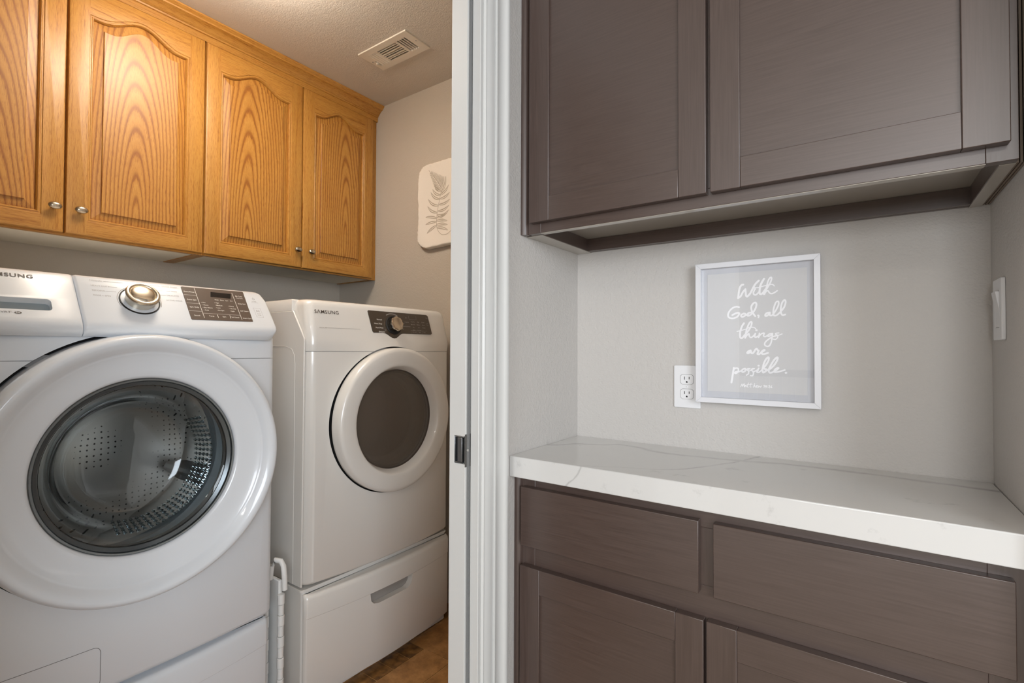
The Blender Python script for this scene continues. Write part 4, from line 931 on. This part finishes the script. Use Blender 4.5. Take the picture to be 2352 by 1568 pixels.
SCRIPT = [(5.3,[(-26.0,120.0),(-29.7,119.3),(-33.5,113.8),(-35.7,104.6),(-37.1,94.2),(-37.9,86.6)]),
(5.1,[(-37.9,86.6),(-32.0,91.5),(-26.6,101.7),(-21.2,107.7)]),
(5.1,[(-21.2,108.3),(-20.4,100.1),(-19.7,92.0),(-17.1,89.3)]),
(5.3,[(-17.1,89.3),(-10.7,96.0),(-5.4,106.1),(0.9,118.2),(9.3,127.4)]),
(4.2,[(-0.7,103.4),(-2.8,99.0),(-1.8,94.1),(1.9,92.4),(6.0,95.0),(9.7,99.3)]),
(4.8,[(0.4,106.8),(1.4,106.7)]),
(5.3,[(21.1,131.0),(16.5,122.8),(12.8,114.0),(11.2,103.8),(11.4,95.8),(14.3,93.4),(18.4,96.5),(24.6,105.2)]),
(3.1,[(-0.1,110.5),(9.2,110.2),(17.5,112.5),(25.6,114.2),(34.8,115.8),(39.8,115.6),(43.8,111.8)]),
(4.2,[(20.4,93.0),(23.5,100.7),(29.7,110.5),(34.8,120.3),(37.7,129.1),(36.9,133.1),(33.8,131.7),(29.8,124.1),(27.2,112.9),(24.6,102.9),(22.0,92.9)]),
(3.9,[(22.0,92.9),(25.6,99.5),(29.7,100.9),(32.7,96.2),(36.7,93.4),(42.7,95.0),(49.7,99.6)]),
(4.8,[(-35.8,63.8),(-41.8,65.2),(-49.4,63.3),(-57.1,56.6),(-61.5,48.5),(-61.5,41.4),(-57.2,37.2),(-49.5,36.3),(-40.8,39.5),(-35.4,46.3),(-36.4,49.3),(-42.9,48.9),(-51.7,44.6)]),
(4.8,[(-24.6,47.1),(-30.0,45.0),(-31.1,40.9),(-27.9,39.1),(-22.5,41.8),(-20.9,45.8),(-24.6,47.6)]),
(3.6,[(-20.9,45.8),(-17.2,42.7),(-11.9,49.4)]),
(4.8,[(-9.3,49.3),(-14.0,48.4),(-16.7,44.4),(-15.6,41.5),(-10.9,42.5),(-4.6,48.6),(1.7,58.6),(3.9,68.8),(1.8,73.5),(-3.4,71.5),(-7.7,63.6),(-6.6,53.3),(-2.5,45.1),(1.1,39.8)]),
(4.2,[(7.4,41.8),(9.1,40.6),(8.4,36.4)]),
(4.8,[(33.5,47.6),(27.4,46.7),(23.8,42.9),(24.3,39.5),(28.4,40.5),(33.5,45.9)]),
(4.2,[(33.5,46.5),(33.9,40.8),(37.5,40.2),(41.5,44.5),(46.5,52.1),(52.1,64.2),(52.6,72.0),(50.6,74.1),(46.6,71.2),(42.8,60.2),(41.0,49.0),(42.0,41.1),(45.5,39.3),(50.5,41.9)]),
(4.5,[(50.5,41.9),(58.4,50.5),(64.4,59.2),(67.6,70.1),(66.6,75.7),(63.5,75.3),(59.5,68.3),(57.3,56.1),(57.6,46.1),(60.9,40.4),(66.7,41.5)]),
(5.1,[(-24.7,22.9),(-29.0,16.0),(-32.8,4.5),(-33.9,-5.9),(-32.9,-12.9),(-29.1,-13.9),(-22.7,-6.1)]),
(2.8,[(-40.9,2.9),(-31.2,5.1),(-21.6,7.8),(-14.2,11.6),(-6.8,12.6),(-1.6,11.9),(2.4,8.4)]),
(4.5,[(-22.7,-6.1),(-15.3,3.0),(-8.9,14.4),(-6.8,22.4),(-7.6,26.1),(-11.0,24.8),(-15.2,16.8),(-19.0,5.4),(-20.8,-5.0),(-21.9,-13.6)]),
(3.9,[(-21.9,-13.6),(-17.4,-6.7),(-13.4,-3.3),(-12.3,-9.7),(-9.0,-12.9),(-3.7,-9.8),(1.3,-3.0)]),
(4.2,[(1.3,-3.0),(-0.4,-9.8),(2.0,-12.4),(6.7,-9.9)]),
(4.8,[(3.1,5.0),(4.3,4.9)]),
(3.9,[(10.3,-2.6),(8.7,-12.8)]),
(3.6,[(8.2,-12.8),(12.9,-5.7),(17.5,-2.7),(21.1,-2.7),(19.5,-8.9),(23.1,-11.3),(28.2,-7.9)]),
(3.9,[(38.3,-3.6),(32.7,-4.6),(28.7,-8.8),(31.2,-10.6),(36.8,-6.9),(39.1,-3.6),(38.2,-12.6),(36.2,-24.9),(32.1,-33.3),(26.5,-34.8),(21.8,-30.5),(24.0,-23.7),(31.2,-17.0),(39.3,-11.7),(47.3,-9.3)]),
(3.1,[(52.8,-2.5),(46.8,-3.2),(45.8,-5.4),(50.3,-8.2),(50.2,-13.3),(45.7,-18.0),(40.2,-17.1)]),
(2.8,[(47.3,-9.3),(54.2,-7.4),(59.7,-5.0)]),
(4.8,[(-9.6,-44.7),(-14.9,-47.0),(-17.6,-51.1),(-14.4,-52.0),(-9.3,-46.7),(-8.3,-51.0),(-5.0,-51.9),(-0.8,-46.6),(1.3,-42.4),(4.3,-40.7),(6.0,-44.1),(8.6,-45.5),(6.5,-50.4),(6.0,-53.8),(9.6,-54.1),(13.7,-50.3),(18.8,-46.5),(21.9,-44.0),(19.4,-44.0),(14.9,-48.6),(16.3,-53.4),(21.9,-53.3),(29.0,-50.8)]),
(5.3,[(-48.6,-89.2),(-50.3,-100.4),(-52.5,-114.4),(-54.4,-126.2)]),
(4.2,[(-49.4,-93.3),(-43.9,-89.7),(-38.5,-90.7),(-38.2,-95.9),(-41.8,-101.9),(-46.1,-102.6),(-44.0,-99.0),(-36.9,-98.6),(-30.5,-95.2)]),
(4.5,[(-23.0,-90.3),(-28.4,-92.8),(-30.0,-97.5),(-27.1,-99.1),(-22.2,-95.9),(-21.1,-91.4),(-23.5,-90.4)]),
(3.1,[(-21.1,-92.6),(-15.6,-93.0),(-12.4,-90.7)]),
(3.6,[(-11.4,-90.1),(-16.1,-90.5),(-17.7,-93.7),(-14.6,-96.4),(-14.8,-102.8),(-19.4,-106.4)]),
(3.1,[(-14.6,-97.0),(-7.2,-92.8),(-2.0,-89.8)]),
(3.6,[(-1.4,-89.8),(-6.1,-90.5),(-8.0,-94.0),(-4.1,-97.3),(-3.6,-103.6),(-6.2,-107.7),(-9.9,-107.2)]),
(3.6,[(-4.1,-98.4),(5.3,-93.1),(8.6,-88.4),(6.8,-94.1),(4.4,-98.5),(9.4,-98.4),(16.6,-91.1)]),
(4.8,[(7.7,-82.4),(8.6,-82.4)]),
(4.8,[(16.6,-91.1),(23.8,-81.3),(29.4,-71.0),(31.0,-63.1),(28.5,-61.8),(23.9,-67.7),(19.2,-79.1),(17.1,-91.6),(18.1,-98.9),(23.2,-96.2),(26.3,-91.6),(22.2,-90.3),(26.8,-93.4),(33.9,-89.5)]),
(4.8,[(33.9,-89.5),(42.0,-80.9),(48.5,-69.6),(50.2,-62.3),(47.0,-62.4),(40.5,-70.9),(33.4,-84.5),(30.6,-93.5),(32.8,-99.1),(38.9,-97.5)]),
(4.2,[(38.9,-97.5),(46.9,-92.5),(51.9,-87.4),(48.7,-87.2),(43.4,-92.0),(43.1,-96.8),(49.9,-96.6),(58.8,-93.9),(65.1,-91.5)]),
(5.3,[(67.1,-98.1),(68.0,-98.0)]),
(2.0,[(-32.8,-136.3),(-29.5,-128.6),(-28.5,-134.9),(-24.7,-127.9),(-24.5,-135.9)]),
(1.8,[(-20.0,-131.1),(-23.2,-133.0),(-23.2,-135.9),(-20.0,-131.7),(-19.2,-135.7)]),
(1.8,[(-14.7,-125.7),(-17.4,-135.0),(-15.2,-136.1)]),
(1.8,[(-8.9,-126.1),(-11.6,-134.8),(-8.9,-135.6)]),
(1.7,[(-17.9,-130.2),(-6.3,-128.8)]),
(1.8,[(-0.6,-126.3),(-3.7,-136.1)]),
(1.7,[(-3.2,-134.6),(-0.6,-131.4),(-0.1,-134.8),(2.0,-135.3)]),
(1.7,[(2.5,-133.5),(5.7,-131.4),(3.3,-131.6),(3.0,-135.2),(6.2,-134.9)]),
(1.8,[(7.2,-131.6),(8.2,-135.6),(10.8,-132.0),(12.3,-135.4),(14.9,-131.3)]),
(1.8,[(19.0,-131.7),(21.1,-129.9),(20.0,-136.1)]),
(1.7,[(25.8,-130.8),(23.4,-130.7),(23.1,-133.2),(25.4,-132.8),(26.0,-130.8),(24.1,-136.5)]),
(1.7,[(28.1,-131.8),(28.4,-131.8)]),
(1.7,[(27.7,-135.0),(28.0,-135.0)]),
(1.7,[(29.9,-131.5),(31.7,-129.6),(32.7,-131.4),(30.2,-135.7),(33.2,-135.5)]),
(1.7,[(37.4,-130.1),(34.9,-133.2),(35.7,-135.7),(37.7,-134.5),(35.2,-133.7)])]

# ------------------------------------------------------------------ dark cabinets of the alcove
def shaker(parent, x0, x1, z0, z1, yf, st=0.056, name='door', knob=None):
    """shaker door facing -Y: frame with recessed flat panel"""
    b = BM(); e = 0.0015; t = 0.019
    for a, c, p, q, mi in ((x0, x0+st, z0, z1, 1), (x1-st, x1, z0, z1, 1), (x0+st+.0002, x1-st-.0002, z0, z0+st+.004, 0), (x0+st+.0002, x1-st-.0002, z1-st-.004, z1, 0)):
        box(b, a, c, yf, yf+t, p, q, mi)
    d = obj(name, b, [M['esp_h'], M['esp_v']], parent, bevel=0.0012)
    # recessed panel
    obj('panel', B(x0+st-.004, x1-st+.004, yf+0.0065, yf+t-.003, z0+st, z1-st), M['esp_h'], d)
    return d
UF = 1.070; UD = UF-0.0195; Z_U = 1.467; ZT = 2.26
ut = thing('dark_wall_cabinet', 'dark espresso two-door wall cabinet mounted above the framed sign', 'cabinet', (-0.25, 1.22, Z_U))
c = BM()
box(c, XS+0.001, -0.674, UF+0.019, YB-.001, Z_U, ZT, 1); box(c, 0.177, XR-0.013, UF+0.019, YB-.001, Z_U, ZT, 1)
box(c, -0.674, 0.177, UF+0.019, YB-.001, ZT-0.02, ZT, 0); box(c, -0.674, 0.177, YB-0.012, YB-.001, Z_U, ZT-.02, 0)
obj('carcass', c, [M['esp_h'], M['esp_v']], ut, bevel=0.0008)
obj('bottom_panel', B(-0.674, 0.177, UF+0.019, YB-0.012, Z_U+0.036, Z_U+0.050), M['under'], ut)
obj('hanging_rail', B(-0.674, 0.177, YB-0.026, YB-0.0125, Z_U+.0005, Z_U+0.0355), M['esp_h'], ut)
obj('bottom_edge', B(-0.667, 0.159, UF+0.0005, UF+0.0185, Z_U-0.0012, Z_U-.0002), M['under'], ut)
for a_, b_ in ((XS+.0012, -0.6745), (0.1775, XR-0.0135)): obj('bottom_edge', B(a_, b_, UF+0.0195, YB-.002, Z_U-0.0012, Z_U-.0002), M['under'], ut)
f = BM()
box(f, -0.7045, -0.667, UF, UF+0.019, Z_U, ZT, 1); box(f, 0.159, 0.197, UF, UF+0.019, Z_U, ZT, 1)
box(f, -0.667, 0.159, UF, UF+0.019, Z_U, Z_U+0.038, 0); box(f, -0.667, 0.159, UF, UF+0.019, ZT-.04, ZT, 0); box(f, -0.277, -0.237, UF, UF+0.019, Z_U+.038, ZT-.04, 1)
obj('face_frame', f, [M['esp_h'], M['esp_v']], ut, bevel=0.0008)
shaker(ut, -0.6895, -0.2605, 1.491, 2.235, UD); shaker(ut, -0.2525, 0.1850, 1.491, 2.235, UD)
q = BM(); prism(q, [(XS+.0005, UF-0.010), (XS+0.006, UF-0.0095), (XS+0.012, UF-0.006), (XS+0.0165, UF+0.000), (XS+0.0175, UF+0.010), (XS+.0005, UF+.010)], lambda u, v, n=0: Vector((u, v, n)), Z_U-0.001, ZT)
obj('scribe_moulding', q, M['esp_v'], ut, smooth=True)
pe = BM()
for i in range(3): box(pe, 0.1975+i*.0045, 0.2005+i*.0045, UF+0.022, YB-.002, Z_U+.0005, ZT)
obj('filler_strip', pe, M['ply'], ut)

LF = 1.0495; LD = 1.030; ZK = 0.8572
lt = thing('dark_base_cabinet', 'dark espresso base cabinet with two drawers and doors under the white countertop', 'cabinet', (-0.25, 1.2, 0))
c = BM()
box(c, XS+0.001, XS+0.019, LF+0.019, YB-.001, 0.0, ZK-.001, 1); box(c, XR-0.020, XR-0.001, LF+0.019, YB-.001, 0.0, ZK-.001, 1)
box(c, XS+0.019, XR-0.020, YB-0.008, YB-.001, 0.1, ZK-.001, 0); box(c, XS+0.019, XR-0.020, LF+0.019, YB-.008, 0.10, 0.118, 0); box(c, XS+0.019, XR-0.020, LF+0.075, LF+0.09, 0.0, 0.10, 0)
obj('carcass', c, [M['esp_h'], M['esp_v']], lt)
f = BM()
for a, b_, mi in ((-0.7065, -0.668, 1), (0.152, 0.2085, 1)): box(f, a, b_, LF, LF+0.019, 0.10, ZK-.001, mi)
for a, b_ in ((0.10, 0.135), (0.632, 0.700), (0.815, ZK-.001)): box(f, -0.668, 0.152, LF, LF+0.019, a, b_, 0)
box(f, -0.279, -0.239, LF, LF+0.019, 0.135, 0.632, 1); box(f, -0.279, -0.239, LF, LF+0.019, 0.700, 0.815, 1)
obj('face_frame', f, [M['esp_h'], M['esp_v']], lt, bevel=0.0008)
for a, b_ in ((-0.6985, -0.2715), (-0.2440, 0.1805)):
    obj('drawer_front', B(a, b_, LD, LF-.0003, 0.688, 0.832), M['esp_h'], lt, bevel=0.0014)
shaker(lt, -0.7000, -0.2625, 0.118, 0.6385, LD, 0.0555); shaker(lt, -0.2570, 0.1820, 0.118, 0.6385, LD, 0.0555)
q = BM(); prism(q, [(XS+.0005, LF-0.013), (XS+0.006, LF-0.0125), (XS+0.012, LF-0.009), (XS+0.0165, LF-0.003), (XS+0.0175, LF+0.008), (XS+.0005, LF+.008)], lambda u, v, n=0: Vector((u, v, n)), 0.0, ZK-.001)
obj('scribe_moulding', q, M['esp_v'], lt, smooth=True)
obj('bumper', B(0.1992, 0.2030, LF-0.002, LF, 0.80, 0.812), M['black'], lt)

ct = obj('countertop', B(XS+0.0008, XR-0.0008, YF, YB-0.0008, ZK, 0.9081), M['quartz'], None, bevel=0.002, seg=3)
tag(ct, 'white marbled quartz countertop with a thick front edge on the dark base cabinet', 'countertop')

# ------------------------------------------------------------------ framed sign
st_ = thing('framed_sign', 'white framed lettered sign hanging on the alcove wall over the outlet', 'framed sign', (-0.2205, YB, 1.037))
SFc = frame_fn((-0.2205, 1.352, 1.2165), (1,0,0), (0,0,1))
W2, H2 = 0.1398, 0.1795; fw = 0.0135
b = BM()
def bar(pts): prism(b, pts, SFc, -0.012, 0.0085)
o_ = [(-W2,-H2),(W2,-H2),(W2,H2),(-W2,H2)]; i_ = [(-W2+fw,-H2+fw),(W2-fw,-H2+fw),(W2-fw,H2-fw),(-W2+fw,H2-fw)]
for k in range(4): j = (k+1) % 4; bar([o_[k], o_[j], i_[j], i_[k]])
obj('frame', b, M['frame_white'], st_, bevel=0.0009)
b = BM(); prism(b, [(-W2+.004,-H2+.004),(W2-.004,-H2+.004),(W2-.004,H2-.004),(-W2+.004,H2-.004)], SFc, -0.011, -0.004); obj('backing', b, M['backing'], st_)
b = BM(); prism(b, [(-0.1125,-0.150),(0.1120,-0.150),(0.1125,0.151),(-0.1120,0.1515)], SFc, -0.0039, -0.0030); pp = obj('paper', b, M['paper'], st_)
b = BM()
ink_mesh(b, [(w_*0.0009, [(x/1000, z/1000) for x, z in pts]) for w_, pts in SCRIPT], SFc, -0.0027)
KEEP.add(id(b)); obj('lettering', b, M['lettering'], pp)
b = BM(); prism(b, [(-W2+fw-.002,-H2+fw-.002),(W2-fw+.002,-H2+fw-.002),(W2-fw+.002,H2-fw+.002),(-W2+fw-.002,H2-fw+.002)], SFc, 0.0015, 0.0030); obj('glass', b, M['pane'], st_)
obj('wall_bumper', B(-0.23, -0.21, 1.3635, YB, 1.37, 1.39), M['plastic'], st_)

# ------------------------------------------------------------------ outlet and light switch
ot = thing('wall_outlet', 'white double socket outlet partly hidden behind the framed sign', 'outlet', (-0.390, YB, 1.0735))
OF = frame_fn((-0.390, YB, 1.0735), (1,0,0), (0,0,1))
b = BM(); prism(b, rrect(-.035,.035,-.057,.057,.003,3), OF, 0.0005, 0.0045); obj('plate', b, M['outlet'], ot, bevel=0.0015)
for v in (0.0195, -0.0195):
    b = BM(); pts = [(0.0170*max(-1, min(1, math.cos(a)*1.18)), v+0.0143*max(-.93, min(.93, math.sin(a)*1.12))) for a in [2*PI*i/40 for i in range(40)]]
    prism(b, pts, OF, 0.003, 0.0062); r_ = obj('receptacle', b, M['outlet'], ot, bevel=0.0005)
    b = BM(); pts2 = [(x*1.05, v+(y-v)*1.05) for x, y in pts]; prism(b, pts2, OF, 0.003, 0.00465); obj('receptacle_edge', b, M['seam'], r_)
    b = BM()
    prism(b, [(-.0070, v-.0005), (-.0052, v-.0005), (-.0052, v+.0075), (-.0070, v+.0075)], OF, .006, .0065); prism(b, [(.0055, v+.0005), (.0073, v+.0005), (.0073, v+.0070), (.0055, v+.0070)], OF, .006, .0065)
    prism(b, [(-.0022, v-.0088), (.0022, v-.0088), (.0022, v-.0062), (.0012, v-.0046), (-.0012, v-.0046), (-.0022, v-.0062)], OF, .006, .0065); obj('slot', b, M['black'], r_)
b = BM(); lathe(b, [(0, .0058), (.0018, .0054), (.0026, .0045)], OF, 16); obj('screw', b, M['outlet'], ot, smooth=True)

sw = thing('light_switch', 'white rocker light switch plate on the right wall of the alcove', 'light switch', (XR, 1.31, 1.25))
WF = frame_fn((XR, 1.286, 1.2495), (0,-1,0), (0,0,1))
b = BM(); prism(b, rrect(-.035,.035,-.057,.057,.003,3), WF, 0.0003, 0.0062); pl = obj('plate', b, M['outlet'], sw, bevel=0.002)
cb = BM(); prism(cb, rrect(-.0172,.0172,-.0338,.0338,.001,2), WF, 0.002, 0.01); cut(pl, cb)
b = BM(); q_ = [b.verts.new(WF(u, v, n)) for u, v, n in ((-.0165,-.033,.0055),(.0165,-.033,.0055),(.0165,0,.0065),(-.0165,0,.0065),(-.0165,.033,.0118),(.0165,.033,.0118),(-.0165,-.033,.0015),(.0165,-.033,.0015),(.0165,.033,.0015),(-.0165,.033,.0015))]
for f_ in ((0,1,2,3),(3,2,5,4),(6,9,8,7),(0,3,4,9,6),(1,7,8,5,2),(0,6,7,1),(4,5,8,9)): b.faces.new([q_[i] for i in f_])
obj('rocker', b, M['outlet'], sw, bevel=0.0006)

# ------------------------------------------------------------------ the landing behind the camera (seen in reflections)
RY = -2.16
rt = thing('stair_railing', 'wooden stair railing with newel post and balusters behind the viewer, reflected in the sign', 'railing', (0.4, RY, 0))
b = BM()
Fz = lambda u, v, n=0: Vector((-1.03+u, RY+v, n))
for z0, z1, h in ((0, .30, .046), (.30, .95, .040), (.95, 1.03, .046), (1.03, 1.05, .054)): box(b, -1.03-h, -1.03+h, RY-h, RY+h, z0, z1)
nw = obj('newel_post', b, M['esp_v'], rt, bevel=0.003)
b = BM(); lathe(b, [(0.0, 1.05), (.046, 1.05), (.040, 1.065), (.022, 1.075), (.020, 1.085), (.034, 1.095), (.045, 1.115), (.048, 1.135), (.043, 1.158), (.028, 1.172), (0, 1.178)], Fz, 32); obj('finial', b, M['esp_v'], nw, smooth=True)
b = BM(); prism(b, [(-.032, .95), (.032, .95), (.035, .975), (.030, 1.0), (.014, 1.012), (-.014, 1.012), (-.030, 1.0), (-.035, .975)], lambda u, v, n=0: Vector((n, RY+u, v)), -0.99, 2.48); obj('handrail', b, M['esp_h'], rt, smooth=True)
obj('bottom_rail', B(-0.984, 2.48, RY-.025, RY+.025, 0.06, 0.10), M['esp_h'], rt)
b0 = B(-0.016, 0.016, RY-.016, RY+.016, 0.10, 0.952); bl0 = obj('baluster', b0, M['trim'], rt); me0 = bl0.data
for i in range(34):
    x = -0.89+i*0.0985
    o = bl0 if i == 0 else bl0.copy()
    if i: C.objects.link(o); o.parent = rt; o.matrix_parent_inverse = bl0.matrix_parent_inverse.copy()
    o.location = (x, 0, 0)

# ceiling lights
def dome(name, x, y, r, drop, col, stren, label):
    t = thing(name, label, 'ceiling light', (x, y, ZC))
    F = frame_fn((x, y, ZC), (1,0,0), (0,-1,0))
    b = BM(); lathe(b, [(0, .0005), (.07, .0005), (.07, .018), (.012, .022), (.012, drop+.005), (0, drop+.005)], F, 48); obj('base', b, M['satin'], t, smooth=True)
    m = mat('lit_glass', (255, 250, 240), 0.4); bs = bsdf(m); bs.inputs['Emission Color'].default_value = col; bs.inputs['Emission Strength'].default_value = stren
    b = BM(); lathe(b, [(0, drop), (r*.9, drop), (r, drop+.008), (r*.98, drop+.025), (r*.85, drop+.055), (r*.6, drop+.080), (r*.3, drop+.092), (0, drop+.095)], F, 48); obj('shade', b, m, t, smooth=True)
dome('ceiling_light', -1.52, 0.72, 0.16, 0.05, (1.0, 0.88, 0.74, 1), 42.0, 'round glass bowl ceiling light in the laundry, above the washer')
dome('ceiling_light', 0.6, -1.35, 0.15, 0.03, (1.0, 0.95, 0.88, 1), 3.0, 'unseen glass bowl light added over the landing behind the viewer')  # landing fixture is added out of view to light the hall
